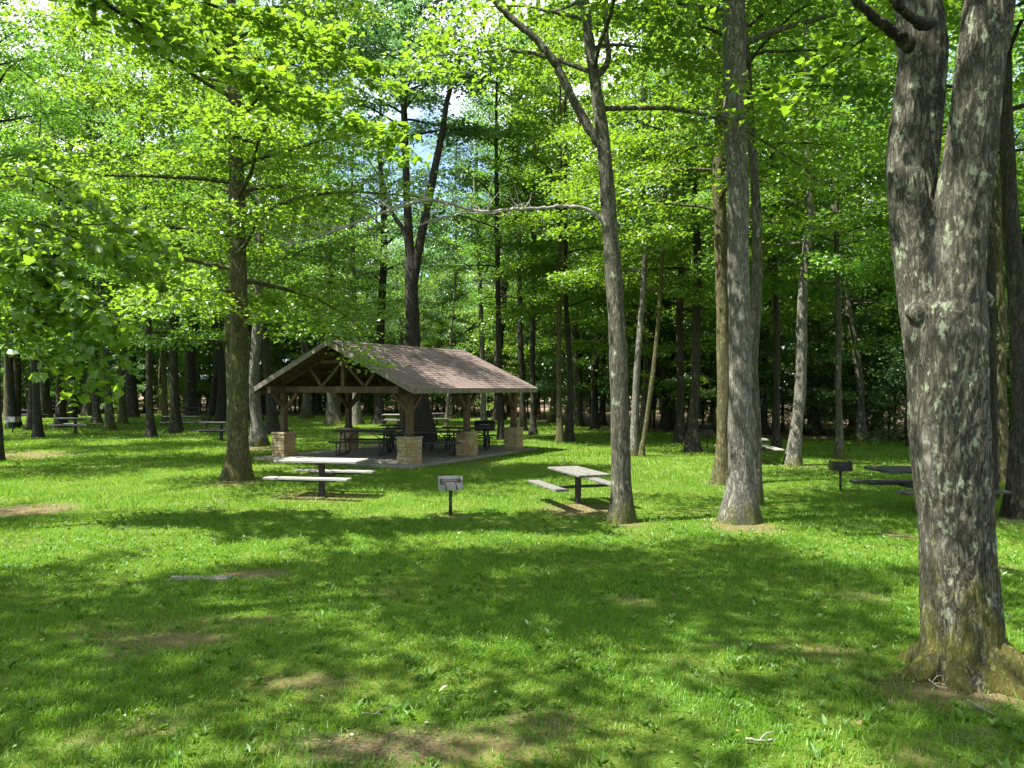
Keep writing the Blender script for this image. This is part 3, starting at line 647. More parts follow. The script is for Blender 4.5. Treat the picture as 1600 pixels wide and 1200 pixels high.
# right edge pair
te, Qe, re_ = drawn_tree('edge_maple', 'dark mossy trunk at the right edge, partly hidden behind the big forked maple', (1590, 808),
    [(1592, 795, 40), (1593, 740, 32), (1594, 650, 28), (1594, 560, 27), (1592, 480, 27), (1585, 400, 26), (1578, 320, 22), (1574, 220, 20), (1573, 100, 18), (1575, -40, 16)],
    'bark_dark', 'deep', seed=9, flare=.7, hh=.25, crown=(6.5, 3.2, 22, 12, 15), extra_top=[(0, 0, 13, .03)])
limb_part(te, 'limb', [(1590, 500, 20), (1600, 420, 17), (1612, 330, 15), (1618, 200, 12)], 'bark_dark', seed=27)
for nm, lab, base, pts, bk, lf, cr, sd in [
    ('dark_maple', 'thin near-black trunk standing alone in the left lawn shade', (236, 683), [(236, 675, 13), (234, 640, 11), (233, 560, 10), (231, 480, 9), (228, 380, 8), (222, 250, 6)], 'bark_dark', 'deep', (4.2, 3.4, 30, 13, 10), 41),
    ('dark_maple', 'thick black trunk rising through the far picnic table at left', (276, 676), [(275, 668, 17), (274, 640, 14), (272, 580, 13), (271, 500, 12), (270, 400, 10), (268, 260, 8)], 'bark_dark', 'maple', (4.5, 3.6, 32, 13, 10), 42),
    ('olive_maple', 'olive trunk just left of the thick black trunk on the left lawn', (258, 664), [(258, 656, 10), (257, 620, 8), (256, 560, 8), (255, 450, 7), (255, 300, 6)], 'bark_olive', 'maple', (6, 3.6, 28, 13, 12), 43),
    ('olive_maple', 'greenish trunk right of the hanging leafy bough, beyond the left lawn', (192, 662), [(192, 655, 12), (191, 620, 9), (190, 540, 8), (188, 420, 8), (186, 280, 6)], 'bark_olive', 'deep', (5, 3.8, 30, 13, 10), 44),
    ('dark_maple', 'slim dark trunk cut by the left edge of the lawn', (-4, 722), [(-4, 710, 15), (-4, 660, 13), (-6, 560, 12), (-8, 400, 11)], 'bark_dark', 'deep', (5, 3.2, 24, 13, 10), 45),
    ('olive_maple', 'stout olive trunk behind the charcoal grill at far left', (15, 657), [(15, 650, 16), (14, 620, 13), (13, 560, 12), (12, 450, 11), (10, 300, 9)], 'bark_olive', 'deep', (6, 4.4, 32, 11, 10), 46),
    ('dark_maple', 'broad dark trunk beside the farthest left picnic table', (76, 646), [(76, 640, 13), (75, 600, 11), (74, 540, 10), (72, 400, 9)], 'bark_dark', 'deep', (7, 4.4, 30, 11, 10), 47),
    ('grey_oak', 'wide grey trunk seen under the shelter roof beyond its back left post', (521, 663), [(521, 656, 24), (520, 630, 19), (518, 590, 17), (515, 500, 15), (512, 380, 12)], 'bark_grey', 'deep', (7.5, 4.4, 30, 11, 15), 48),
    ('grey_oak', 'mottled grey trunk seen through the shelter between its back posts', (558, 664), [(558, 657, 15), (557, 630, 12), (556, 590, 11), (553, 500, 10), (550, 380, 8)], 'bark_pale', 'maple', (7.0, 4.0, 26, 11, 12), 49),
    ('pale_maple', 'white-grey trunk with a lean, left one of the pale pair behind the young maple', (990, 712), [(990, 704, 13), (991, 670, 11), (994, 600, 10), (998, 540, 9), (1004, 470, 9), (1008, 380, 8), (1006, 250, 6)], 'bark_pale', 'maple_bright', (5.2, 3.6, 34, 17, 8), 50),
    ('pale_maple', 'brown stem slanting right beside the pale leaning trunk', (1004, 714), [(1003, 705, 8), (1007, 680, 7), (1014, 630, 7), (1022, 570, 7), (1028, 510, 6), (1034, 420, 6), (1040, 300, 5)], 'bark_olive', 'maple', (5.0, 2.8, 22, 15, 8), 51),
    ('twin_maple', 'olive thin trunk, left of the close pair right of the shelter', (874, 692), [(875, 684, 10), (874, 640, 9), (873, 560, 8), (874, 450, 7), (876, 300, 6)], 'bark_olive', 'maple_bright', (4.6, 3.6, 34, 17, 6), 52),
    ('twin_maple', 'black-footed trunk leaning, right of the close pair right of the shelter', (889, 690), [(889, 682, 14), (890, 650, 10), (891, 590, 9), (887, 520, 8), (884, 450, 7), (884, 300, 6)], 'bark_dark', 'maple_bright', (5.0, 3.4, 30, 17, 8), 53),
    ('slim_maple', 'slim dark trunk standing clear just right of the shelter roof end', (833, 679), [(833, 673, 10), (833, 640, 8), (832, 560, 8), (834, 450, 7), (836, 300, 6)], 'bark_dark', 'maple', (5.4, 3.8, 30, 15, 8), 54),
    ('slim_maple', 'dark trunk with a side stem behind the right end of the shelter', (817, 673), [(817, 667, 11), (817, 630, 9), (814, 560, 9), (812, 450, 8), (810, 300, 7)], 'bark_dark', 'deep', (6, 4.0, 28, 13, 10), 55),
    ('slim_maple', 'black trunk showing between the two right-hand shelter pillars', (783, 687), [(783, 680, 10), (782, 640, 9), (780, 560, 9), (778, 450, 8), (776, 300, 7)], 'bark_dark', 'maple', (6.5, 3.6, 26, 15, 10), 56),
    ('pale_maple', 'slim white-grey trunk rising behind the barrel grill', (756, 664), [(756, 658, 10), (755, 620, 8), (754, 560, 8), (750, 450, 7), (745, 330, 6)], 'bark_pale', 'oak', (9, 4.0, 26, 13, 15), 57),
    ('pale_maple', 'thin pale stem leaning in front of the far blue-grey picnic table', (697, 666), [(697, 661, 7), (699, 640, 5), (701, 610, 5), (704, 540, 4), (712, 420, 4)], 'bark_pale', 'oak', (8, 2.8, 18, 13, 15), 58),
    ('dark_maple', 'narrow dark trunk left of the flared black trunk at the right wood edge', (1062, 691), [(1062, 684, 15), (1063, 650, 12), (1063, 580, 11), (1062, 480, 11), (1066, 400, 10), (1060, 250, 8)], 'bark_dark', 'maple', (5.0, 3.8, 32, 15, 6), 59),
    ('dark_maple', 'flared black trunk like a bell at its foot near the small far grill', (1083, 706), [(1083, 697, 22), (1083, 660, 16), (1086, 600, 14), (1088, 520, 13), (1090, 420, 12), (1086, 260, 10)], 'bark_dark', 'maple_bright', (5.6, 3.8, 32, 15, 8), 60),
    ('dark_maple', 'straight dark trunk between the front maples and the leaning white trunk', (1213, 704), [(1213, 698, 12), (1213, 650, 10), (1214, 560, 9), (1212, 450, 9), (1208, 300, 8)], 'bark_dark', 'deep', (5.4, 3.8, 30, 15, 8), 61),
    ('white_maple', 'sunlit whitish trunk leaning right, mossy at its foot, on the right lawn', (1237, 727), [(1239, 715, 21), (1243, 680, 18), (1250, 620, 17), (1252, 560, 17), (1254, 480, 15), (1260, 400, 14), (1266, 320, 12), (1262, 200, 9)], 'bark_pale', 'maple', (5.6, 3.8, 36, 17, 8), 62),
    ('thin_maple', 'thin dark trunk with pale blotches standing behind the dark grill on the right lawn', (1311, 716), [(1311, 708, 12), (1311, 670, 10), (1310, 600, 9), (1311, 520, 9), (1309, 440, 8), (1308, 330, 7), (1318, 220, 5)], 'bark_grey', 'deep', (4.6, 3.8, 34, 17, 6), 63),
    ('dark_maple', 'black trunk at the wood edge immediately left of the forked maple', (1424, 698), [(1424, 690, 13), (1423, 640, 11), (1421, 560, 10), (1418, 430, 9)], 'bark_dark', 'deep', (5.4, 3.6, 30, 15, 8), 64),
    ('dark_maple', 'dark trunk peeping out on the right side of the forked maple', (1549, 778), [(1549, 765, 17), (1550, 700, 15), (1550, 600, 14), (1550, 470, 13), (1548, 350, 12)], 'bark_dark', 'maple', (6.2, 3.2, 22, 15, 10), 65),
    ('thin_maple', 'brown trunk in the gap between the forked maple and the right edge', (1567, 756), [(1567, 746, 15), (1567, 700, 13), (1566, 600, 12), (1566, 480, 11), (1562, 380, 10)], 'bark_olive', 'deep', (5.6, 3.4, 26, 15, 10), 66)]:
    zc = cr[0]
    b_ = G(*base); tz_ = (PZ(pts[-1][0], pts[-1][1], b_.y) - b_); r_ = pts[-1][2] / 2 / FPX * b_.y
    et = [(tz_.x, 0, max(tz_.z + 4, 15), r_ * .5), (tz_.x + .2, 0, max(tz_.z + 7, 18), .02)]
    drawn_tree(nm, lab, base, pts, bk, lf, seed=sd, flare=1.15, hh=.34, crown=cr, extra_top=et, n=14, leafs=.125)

# ------------------------------------------------------------------ trees beside and behind the camera whose boughs and shade reach the lawn
def side_tree(x, y, seed, label, H=15, zb=5.5, Rc=4.2, nl=32, lk=12, leaf='maple_bright', boughs=(), r0=.2, tpl=KITE, ls=.14):
    b = Vector((x, y, float(gz(x, y)))); root = empty('side_maple', b); tag(root, label, 'tree')
    rng = np.random.RandomState(seed)
    pts = [(0, 0, -.2), (.1, 0, H * .25), (0, .15, H * .5), (-.1, .1, H * .75), (0, 0, H)]; Q = smooth_path(pts, 30)
    tv = tube_np(Q, np.linspace(r0, .03, 30), 14, flare_fn(r0, seed, .7, .3))
    wood, LP, LD = crown_gen(rng, Q, lambda z: r0 * (1 - z / H), zb, H * .98, Rc, nl, lk, low_el=14)
    V, F = join_np([tv] + wood); mobj('trunk', np_mesh('side_trunk', V, F, True), M['bark_grey'], root)
    mobj('crown', leaf_mesh('side_crown', LP, LD, ls, tpl, rng), M[leaf], root)
    for k, bd in enumerate(boughs):
        P = [np.array(p) - np.array(b) for p in bd['pts']]; m = 5 * len(P); Qb = smooth_path(P, m)
        w = [tube_np(Qb, np.linspace(bd.get('r', .03), .005, m), 8)]; lp, ld = [], []
        L = np.r_[0, np.cumsum(np.linalg.norm(np.diff(Qb, axis=0), axis=1))]
        ns = int(L[-1] / bd.get('gap', .22))
        for q in range(ns):
            s = L[-1] * (bd.get('start', .25) + (1 - bd.get('start', .25)) * (q + .5) / ns); c = np.array([np.interp(s, L, Qb[:, j]) for j in range(3)])
            i = min(int(np.searchsorted(L, s)), m - 1); t = Qb[i] - Qb[i - 1]; az = math.atan2(t[1], t[0])
            sa = az + (1 if q % 2 else -1) * rng.uniform(.5, 1.2); l = bd.get('l', .9) * rng.uniform(.5, 1.2) * (1.15 - .6 * s / L[-1]); se = rng.uniform(-.35, .15) if not bd.get('wild') else rng.uniform(-.75, .65)
            bp = [c]
            for j in range(4): bp.append(bp[-1] + l / 4 * np.array([math.cos(sa) * math.cos(se), math.sin(sa) * math.cos(se), math.sin(se)])); se -= bd.get('droop', .12); sa += rng.uniform(-.25, .25)
            bp = np.array(bp); w.append(tube_np(bp, np.linspace(.006, .0025, 5), 4))
            nn = int(l / .065); ss = (np.arange(nn) + rng.uniform(0, 1, nn)) / nn
            npos = np.stack([np.interp(.1 + .95 * ss, np.linspace(0, 1, 5), bp[:, j]) for j in range(3)], 1)
            kk = bd.get('k', 3); base = np.repeat(npos, kk, 0); off = rng.normal(0, .07, base.shape); off[:, 2] = off[:, 2] * .5 - .02
            lp.append(base + off); ld.append(off * 4 + .5 * np.array([math.cos(sa), math.sin(sa), -.2]))
        V, F = join_np(w); bo = mobj('bough', np_mesh('bough', V, F, True), M['bark_dark'], root)
        mobj('leaves', leaf_mesh('bough_leaves', np.concatenate(lp), np.concatenate(ld), bd.get('leaf', .105), MAPLE, rng, tilt=.95 if bd.get('wild') else .42), M[bd.get('mat', 'maple_bright')], bo)
    return root

side_tree(-6.9, 5.9, 101, 'maple left of the frame shading the kerb stone lawn', H=15, zb=9.0, Rc=2.8, nl=14)
_b = []
for k_, (tx, ty, tz, hz) in enumerate([(-5.2, 11.7, 3.75, 4.5), (-5.7, 11.0, 3.05, 3.9), (-6.1, 12.0, 2.75, 3.6), (-6.4, 11.2, 2.15, 3.0), (-6.9, 11.5, 3.6, 4.2), (-5.5, 12.3, 4.25, 5.0), (-7.1, 12.1, 2.6, 3.2), (-5.9, 11.5, 2.25, 3.3)]):
    sx, sy = -8.7, 11.7; up_ = .25 + .12 * (k_ % 3)
    _b.append(dict(pts=[(sx, sy, hz), (sx + (tx - sx) * .35, sy + (ty - sy) * .3, hz + up_), (sx + (tx - sx) * .7, sy + (ty - sy) * .7, hz + (tz - hz) * .45 + up_ * .5), (tx, ty, tz)], l=.70, gap=.17, k=2, start=.30, r=.02, leaf=.14, wild=1, droop=.2))
side_tree(-8.7, 11.7, 108, 'young maple at the left edge whose low sunlit boughs hang over the lawn', H=6.6, zb=5.2, Rc=.9, nl=5, r0=.09, lk=6, boughs=_b)
side_tree(-10.6, 10.5, 102, 'maple left of the frame with long boughs arching across the upper left', H=13, zb=10.5, Rc=1.3, nl=5, boughs=[
    dict(pts=[(-10.62, 10.44, 7.86), (-7.11, 9.96, 8.16), (-5.30, 10.60, 7.32), (-3.89, 10.60, 6.57), (-2.83, 10.60, 6.13), (-1.68, 10.60, 5.65)], l=1.3, gap=.12, k=3, start=.2, r=.045, leaf=.108),
    dict(pts=[(-10.62, 10.44, 8.48), (-6.65, 10.28, 8.76), (-4.75, 11.08, 7.92), (-3.15, 11.56, 7.45), (-2.10, 11.72, 6.92)], l=1.3, gap=.13, k=3, start=.25, r=.045, leaf=.108)])
side_tree(-4.0, 1.2, 103, 'tall maple beside the camera on the left, shading the near lawn', H=17, zb=8.0, Rc=3.7, nl=16)
side_tree(-5.7, 5.7, 107, 'maple added just left of the frame to shade the near lawn', H=17, zb=9.0, Rc=3.7, nl=18)  # added out of frame to shade the right foreground
side_tree(-11.5, 3.4, 104, 'maple farther left of the camera, shading the near lawn', H=17, zb=7.5, Rc=4.4, nl=24, leaf='maple')
side_tree(1.6, -.8, 105, 'maple just behind the camera, shading the nearest grass', H=17, zb=8.0, Rc=4.4, nl=20, leaf='maple')
side_tree(6.3, 3.2, 106, 'maple right of the camera beside the forked maple', H=16, zb=8.2, Rc=4.0, nl=24, leaf='maple', boughs=[
    dict(pts=[(6.2, 3.2, 7.2), (4.6, 5.2, 6.2), (3.6, 6.6, 5.6), (2.7, 7.8, 5.15)], l=.8, gap=.3, k=3, start=.45, r=.03, leaf=.115)])
for k, (x, y, v) in enumerate([(-16, 21, 'mapleA'), (-20, 27, 'mapleB'), (-22, 17, 'mapleC'), (-19, 9, 'mapleB'), (-15, -2, 'mapleA'), (-6, -6, 'mapleB'), (7, -7, 'mapleA'), (13, 1, 'mapleB'), (14, 9, 'mapleC'), (17, 15, 'mapleA'), (19, 21, 'mapleB'), (-27, 33, 'mapleA'), (-30, 22, 'oakA'), (24, 28, 'oakA')]):  # unseen trees, kept for the shade they throw
    place_tree(v, x, y, ['bark_dark', 'bark_grey', 'bark_olive'][k % 3], ['deep', 'maple'][k % 2], 'unseen maple outside the picture, added beside the clearing for its shade', 'clearing_maple', 'maples round the clearing outside the picture', rz=k * 1.7, sc=.95 + .05 * (k % 4))

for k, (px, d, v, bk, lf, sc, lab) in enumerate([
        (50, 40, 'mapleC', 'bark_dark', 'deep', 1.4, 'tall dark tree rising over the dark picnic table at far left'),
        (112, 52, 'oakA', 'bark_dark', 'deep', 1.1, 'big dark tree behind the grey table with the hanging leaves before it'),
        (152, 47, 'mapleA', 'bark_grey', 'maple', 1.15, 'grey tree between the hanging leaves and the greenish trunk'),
        (345, 50, 'oakA', 'bark_dark', 'maple', 1.1, 'dark tree immediately left of the lawn maple, beyond the darkened grill'),
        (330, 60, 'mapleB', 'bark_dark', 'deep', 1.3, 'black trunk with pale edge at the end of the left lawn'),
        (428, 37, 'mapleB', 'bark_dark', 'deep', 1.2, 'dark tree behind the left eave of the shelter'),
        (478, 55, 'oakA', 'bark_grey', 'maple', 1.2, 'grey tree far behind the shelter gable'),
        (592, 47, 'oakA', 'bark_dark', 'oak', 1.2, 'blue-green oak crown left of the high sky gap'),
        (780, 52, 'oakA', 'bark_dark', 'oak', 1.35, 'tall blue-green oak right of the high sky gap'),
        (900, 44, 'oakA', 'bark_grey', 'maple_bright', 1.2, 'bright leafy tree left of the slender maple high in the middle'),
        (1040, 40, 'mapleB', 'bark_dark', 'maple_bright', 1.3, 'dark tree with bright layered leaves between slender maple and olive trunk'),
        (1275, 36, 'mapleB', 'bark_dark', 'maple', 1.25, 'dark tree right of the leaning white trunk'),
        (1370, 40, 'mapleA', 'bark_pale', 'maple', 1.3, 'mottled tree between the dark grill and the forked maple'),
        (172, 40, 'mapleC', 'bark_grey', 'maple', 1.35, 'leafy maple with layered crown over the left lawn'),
        (373, 23.6, 'mapleA', 'bark_olive', 'maple', 1.0, 'added maple hidden straight behind the lawn maple to shade the shelter roof'),  # trunk out of sight, put in so its crown shades the roof
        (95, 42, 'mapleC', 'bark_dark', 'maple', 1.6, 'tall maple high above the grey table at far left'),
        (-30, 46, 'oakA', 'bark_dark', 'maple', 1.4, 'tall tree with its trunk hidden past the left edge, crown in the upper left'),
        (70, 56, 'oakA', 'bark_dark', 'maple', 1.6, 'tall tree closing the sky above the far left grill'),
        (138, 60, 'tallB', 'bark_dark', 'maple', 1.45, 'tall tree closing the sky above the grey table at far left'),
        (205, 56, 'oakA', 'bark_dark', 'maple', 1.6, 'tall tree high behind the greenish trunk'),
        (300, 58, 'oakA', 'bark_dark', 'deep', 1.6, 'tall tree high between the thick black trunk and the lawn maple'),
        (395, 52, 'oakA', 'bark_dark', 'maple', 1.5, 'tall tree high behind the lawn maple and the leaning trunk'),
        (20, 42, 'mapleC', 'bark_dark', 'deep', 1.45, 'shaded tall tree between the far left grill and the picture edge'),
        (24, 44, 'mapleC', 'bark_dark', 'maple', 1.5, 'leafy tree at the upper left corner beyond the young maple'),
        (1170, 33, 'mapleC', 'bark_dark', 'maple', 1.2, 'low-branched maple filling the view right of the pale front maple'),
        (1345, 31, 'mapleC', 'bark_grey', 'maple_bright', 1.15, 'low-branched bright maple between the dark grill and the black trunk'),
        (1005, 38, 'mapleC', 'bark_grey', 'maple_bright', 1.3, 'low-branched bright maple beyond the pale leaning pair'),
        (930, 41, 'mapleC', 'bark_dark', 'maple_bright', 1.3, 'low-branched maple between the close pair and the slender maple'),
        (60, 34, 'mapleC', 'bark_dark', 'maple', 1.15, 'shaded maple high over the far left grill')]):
    place_tree(v, (px - 800) / FPX * d, d, bk, lf, lab, 'lawn_tree', sc=sc, rz=k * 2.1)

# ------------------------------------------------------------------ the wood behind
rng = random.Random(5)
placed = []
def free(x, y, r):
    for (a, b_) in placed:
        if (a - x) ** 2 + (b_ - y) ** 2 < r * r: return False
    return True
keys = ['tallA', 'tallB', 'tallC', 'tallD', 'mapleB', 'mapleC', 'oakA']
nw = 0
for _ in range(6000):
    y = rng.uniform(30, 102); x = rng.uniform(-.82 * y - 2, .82 * y + 2)
    if y < lawn_edge(x) + rng.uniform(-1.5, 2): continue
    # the gap of open sky above the shelter
    pxx = 800 + 1200 * x / y
    if 672 < pxx < 762 and y < 90: continue
    if not free(x, y, 4.3 if y < 56 else 3.6 + (y - 30) * .008): continue
    placed.append((x, y)); k = rng.choice(keys[:4] if y > 48 else keys)
    place_tree(k, x, y, rng.choice(['bark_dark', 'bark_dark', 'bark_grey', 'bark_olive', 'bark_pale']), rng.choice(['maple', 'deep', 'deep', 'oak', 'maple_bright']),
        'one of the many slender trunks and leafy crowns of the wood beyond the lawn', 'forest_tree', 'trees of the wood beyond the lawn', sc=rng.uniform(.72, 1.12), rz=rng.uniform(0, 6.28))
    nw += 1
    if nw >= 250: break
print('wood', nw, max(p[1] for p in placed))
ns_ = 0
for _ in range(9000):
    y = rng.uniform(28, 80); x = rng.uniform(-.75 * y, .75 * y); e = float(lawn_edge(x))
    if y < e - .5 or y > e + 12: continue
    if not free(x, y, 1.35): continue
    placed.append((x, y)); k = rng.choice(['sapA', 'sapB', 'sapB', 'sapB', 'bushA'])
    place_tree(k, x, y, 'bark_dark', rng.choice(['maple', 'deep', 'maple_bright', 'oak']), 'leafy young tree or shrub of the undergrowth along the wood edge', 'sapling', 'undergrowth saplings along the wood edge', sc=rng.uniform(.8, 1.35), rz=rng.uniform(0, 6.28), cat='sapling')
    ns_ += 1
    if ns_ >= 290: break
# far wood closing the view
r2 = np.random.RandomState(9); n = 170000
ang = r2.uniform(-.82, .82, n); dist = r2.uniform(100, 122, n); zz = r2.uniform(0, 1, n) ** .9 * 26
Pf = np.stack([np.sin(ang) * dist, np.cos(ang) * dist, zz], 1)
msk = fbm(ang * 60, zz / 1.6, 21) > .40; Pf = Pf[msk]
fw = leaf_mesh('far_wood', Pf, r2.normal(0, 1, Pf.shape), .62, KITE, r2, tilt=.8)
tag(mobj('far_wood', fw, M['deep']), 'mass of distant foliage closing the view behind the wood', 'woodland', kind='stuff')

# ------------------------------------------------------------------ picnic shelter
YAW = R(-29); PX0 = Vector((-2.88, 21.6, 0)); W, LY = 4.83, 6.06
def to_w(lx, ly, z=0):
    c, s = math.cos(YAW), math.sin(YAW); return Vector((PX0.x + c * lx - s * ly, PX0.y + s * lx + c * ly, z))
def shelter():
    root = empty('picnic_shelter', to_w(0, 0, 0.0), YAW)
    tag(root, 'open timber picnic shelter with brown shingled gable roof on stone pillars', 'shelter')
    # slab
    s = MB(); s.box((-W / 2, LY / 2, .00), (W + 1.1, LY + 1.5, .16)); s.build('slab', M['concrete'], root, .015)
    ys = (0, 3.0, LY); xs = (0, -W)
    EAVE_X = .62; ov1, ov2 = .68, .55; cx = -W / 2
    z_e, z_r = 2.19, 3.57; hw = W / 2 + EAVE_X; slope = (z_r - z_e) / hw
    def roof_z(dx): return z_r - slope * abs(dx)
    rp = random.Random(3)
    for yy in ys:
        for xx in xs:
            # stone pillar: rubble core with coursed blocks
            V, F, T = [], [], []
            def blk(c, d, t):
                x, y, z = d[0] / 2, d[1] / 2, d[2] / 2; j = .006; b0 = len(V)
                for a in (-x, x):
                    for b_ in (-y, y):
                        for e in (-z, z): V.append((c[0] + a + rp.uniform(-j, j), c[1] + b_ + rp.uniform(-j, j), c[2] + e + rp.uniform(-j * .6, j * .6)))
                F.extend([tuple(b0 + i for i in f) for f in [(0, 1, 3, 2), (4, 6, 7, 5), (0, 4, 5, 1), (2, 3, 7, 6), (0, 2, 6, 4), (1, 5, 7, 3)]]); T.extend([t] * 8)
            hs = .245; z0 = .078
            blk((xx, yy, .42), (hs * 2 - .05, hs * 2 - .05, .68), .15)
            z = z0
            while z < .76:
                h = min(rp.uniform(.07, .13), .79 - z)
                if h < .03: break
                for side in range(4):
                    u0 = -hs
                    while u0 < hs - .02:
                        w_ = min(rp.uniform(.10, .30), hs - u0)
                        if hs - (u0 + w_) < .05: w_ = hs - u0
                        uc = u0 + w_ / 2; dp = .05 + rp.uniform(0, .018); off = hs - .05 + dp / 2
                        c = {0: (xx + uc, yy - off, 0), 1: (xx + off, yy + uc, 0), 2: (xx + uc, yy + off, 0), 3: (xx - off, yy + uc, 0)}[side]
                        d = (w_ - .012, dp, h - .012) if side in (0, 2) else (dp, w_ - .012, h - .012)
                        blk((c[0], c[1], z + h / 2), d, rp.random()); u0 += w_
                z += h
            blk((xx, yy, .805), (hs * 2 + .05, hs * 2 + .05, .045), .8)
            me = bpy.data.meshes.new('stone_pillar'); me.from_pydata(V, [], F); a = me.attributes.new('tint', 'FLOAT', 'POINT'); a.data.foreach_set('value', T); me.update()
            mobj('stone_pillar', me, M['stone'], root)
            p = MB(); p.box((xx, yy, 1.475), (.17, .17, 1.13)); post = p.build('post', M['timber'], root, .006)
            q = MB(); q.box((xx, yy, .87), (.20, .20, .08)); q.build('bracket', M['steel'], post)
            br = MB()   # knee braces
            sx = -1 if xx == 0 else 1
            br.bar((xx + sx * .05, yy, 1.52), (xx + sx * .58, yy, 2.04), .09, .11)
            if yy < LY: br.bar((xx, yy + .05, 1.52), (xx, yy + .55, 2.02), .09, .11, up=(1, 0, 0))
            if yy > 0: br.bar((xx, yy - .05, 1.52), (xx, yy - .55, 2.02), .09, .11, up=(1, 0, 0))
            if yy == 0: br.bar((xx, yy - .05, 1.62), (xx, yy - .42, 2.02), .09, .11, up=(1, 0, 0))
            br.build('knee_brace', M['timber'], post, .004)
    for xx in xs:
        b_ = MB(); b_.box((xx, LY / 2 - .07, 2.145), (.14, LY + ov1 + ov2 - .1, .20)); b_.build('eave_beam', M['timber'], root, .006)
    for k, yy in enumerate(ys):
        t = MB(); t.box((cx, yy - .0, 2.148), (W - .15, .13, .19)); tie = t.build('truss', M['timber'], root, .006)
        t = MB(); rr = .13
        for sgn in (-1, 1):
            t.bar((cx + sgn * (W / 2 + .40), yy, roof_z(W / 2 + .40) - .14), (cx + sgn * .02, yy, z_r - .15), .10, rr)
            t.bar((cx + sgn * .06, yy - .004, 2.94), (cx + sgn * .80, yy - .004, 2.26), .09, .09)
            t.bar((cx + sgn * .86, yy + .004, 2.26), (cx + sgn * 1.28, yy + .004, 2.76), .09, .09)
        t.box((cx, yy + .003, 2.78), (.12, .12, 1.06)); t.box((cx, yy - .012, 2.985), (1.9, .16, .10))
        t.build('truss_web', M['timber'], tie, .004)
    pu = MB()
    for sgn in (-1, 1):
        for dx in (.35, .95, 1.55, 2.15, 2.75):
            pu.box((cx + sgn * dx, LY / 2 - .06, roof_z(dx) - .115), (.06, LY + ov1 + ov2 - .14, .075))
    pu.build('purlins', M['timber'], root)
    # roof decks: shingle top, board underside
    y0, y1 = -ov1, LY + ov2
    for sgn in (-1, 1):
        n = 22
        V, F, UV = [], [], []
        # stepped shingle courses
        rows = n; Lr = math.hypot(hw, z_r - z_e)
        for i in range(rows):
            a, b_ = i / rows, (i + 1) / rows
            xa, xb = hw * a, hw * b_
            th0, th1 = .004, .014
            za, zb = roof_z(xa), roof_z(xb)
            k0 = len(V); ext = .02
            P = [(xa, za + th0), (xb + .02, zb + th1 - slope * .02), (xb + .02, zb - slope * .02 - .004)]
            for (x, z) in P:
                for yy in (y0 - ext, y1 + ext): V.append((cx + sgn * x, yy, z))
            fs = [(k0, k0 + 1, k0 + 3, k0 + 2), (k0 + 2, k0 + 3, k0 + 5, k0 + 4)]
            F += fs
            for f in fs:
                for vi in f:
                    p = P[(vi - k0) // 2]; UV.append((V[vi][1] + (.15 if i % 2 else 0), p[0] / hw * Lr * (.14 * rows / Lr)))
        me = bpy.data.meshes.new('roof'); me.from_pydata(V, [], F); uvl = me.uv_layers.new(name='UVMap'); uvl.data.foreach_set('uv', np.array(UV, np.float32).ravel()); me.update()
        ro = mobj('roof', me, M['shingle'], root)
        dk = MB(); a = (cx + sgn * (hw), (y0 + y1) / 2, z_e - .045); b2 = (cx + sgn * .01, (y0 + y1) / 2, z_r - .045)
        dk.bar(a, b2, (y1 - y0), .07); dk.build('roof_deck', M['timber'], ro)
        fa = MB(); fa.box((cx + sgn * (hw + .012), (y0 + y1) / 2, z_e - .075), (.03, y1 - y0 + .06, .14))
        fa.build('eave_fascia', M['fascia'], ro, .003)
        fb = MB()
        for yy in (y0 - .014, y1 + .014):
            fb = MB(); fb.bar((cx + sgn * (hw + .02), yy, z_e - .075), (cx + sgn * .0, yy, z_r - .060), .035, .15)
            fb.build('gable_fascia', M['fascia'], ro, .003)
    rc = MB()
    for sgn in (-1, 1): rc.bar((cx + sgn * .14, (y0 + y1) / 2, z_r - slope * .14 + .018), (cx, (y0 + y1) / 2, z_r + .018), y1 - y0 + .04, .012)
    rc.build('ridge_cap', M['shingle'], root)
    return roof_z, cx, slope
roof_z, SCX, SLOPE = shelter()
def roof_pt(px, py):     # local point on the right roof plane under a picture point
    o = Vector((0, 0, EYE)); d = Vector(((px - 800) / FPX, 1, (HOR - py) / FPX)); Mi = (Matrix.Translation(PX0) @ Matrix.Rotation(YAW, 4, 'Z')).inverted()
    ol = Mi @ o; dl = Mi.to_3x3() @ d; t = (3.57 - SLOPE * (ol.x - SCX) - ol.z) / (dl.z + SLOPE * dl.x); return to_w(*(ol + dl * t)[:2], (ol + dl * t).z)
st = MB(); a = roof_pt(646, 556); b_ = roof_pt(688, 577); a.z += .045; b_.z += .04; md = (a + b_) / 2 + Vector((.04, 0, .02))
st.tube([a, md, b_], [.022, .018, .008], 6); st.tube([md, md + Vector((.25, .1, .03)), md + Vector((.45, .25, .0))], [.010, .008, .004], 5)
tag(st.build('fallen_branch', M['dead_wood']), 'bare broken branch lying on the shelter roof', 'branch')

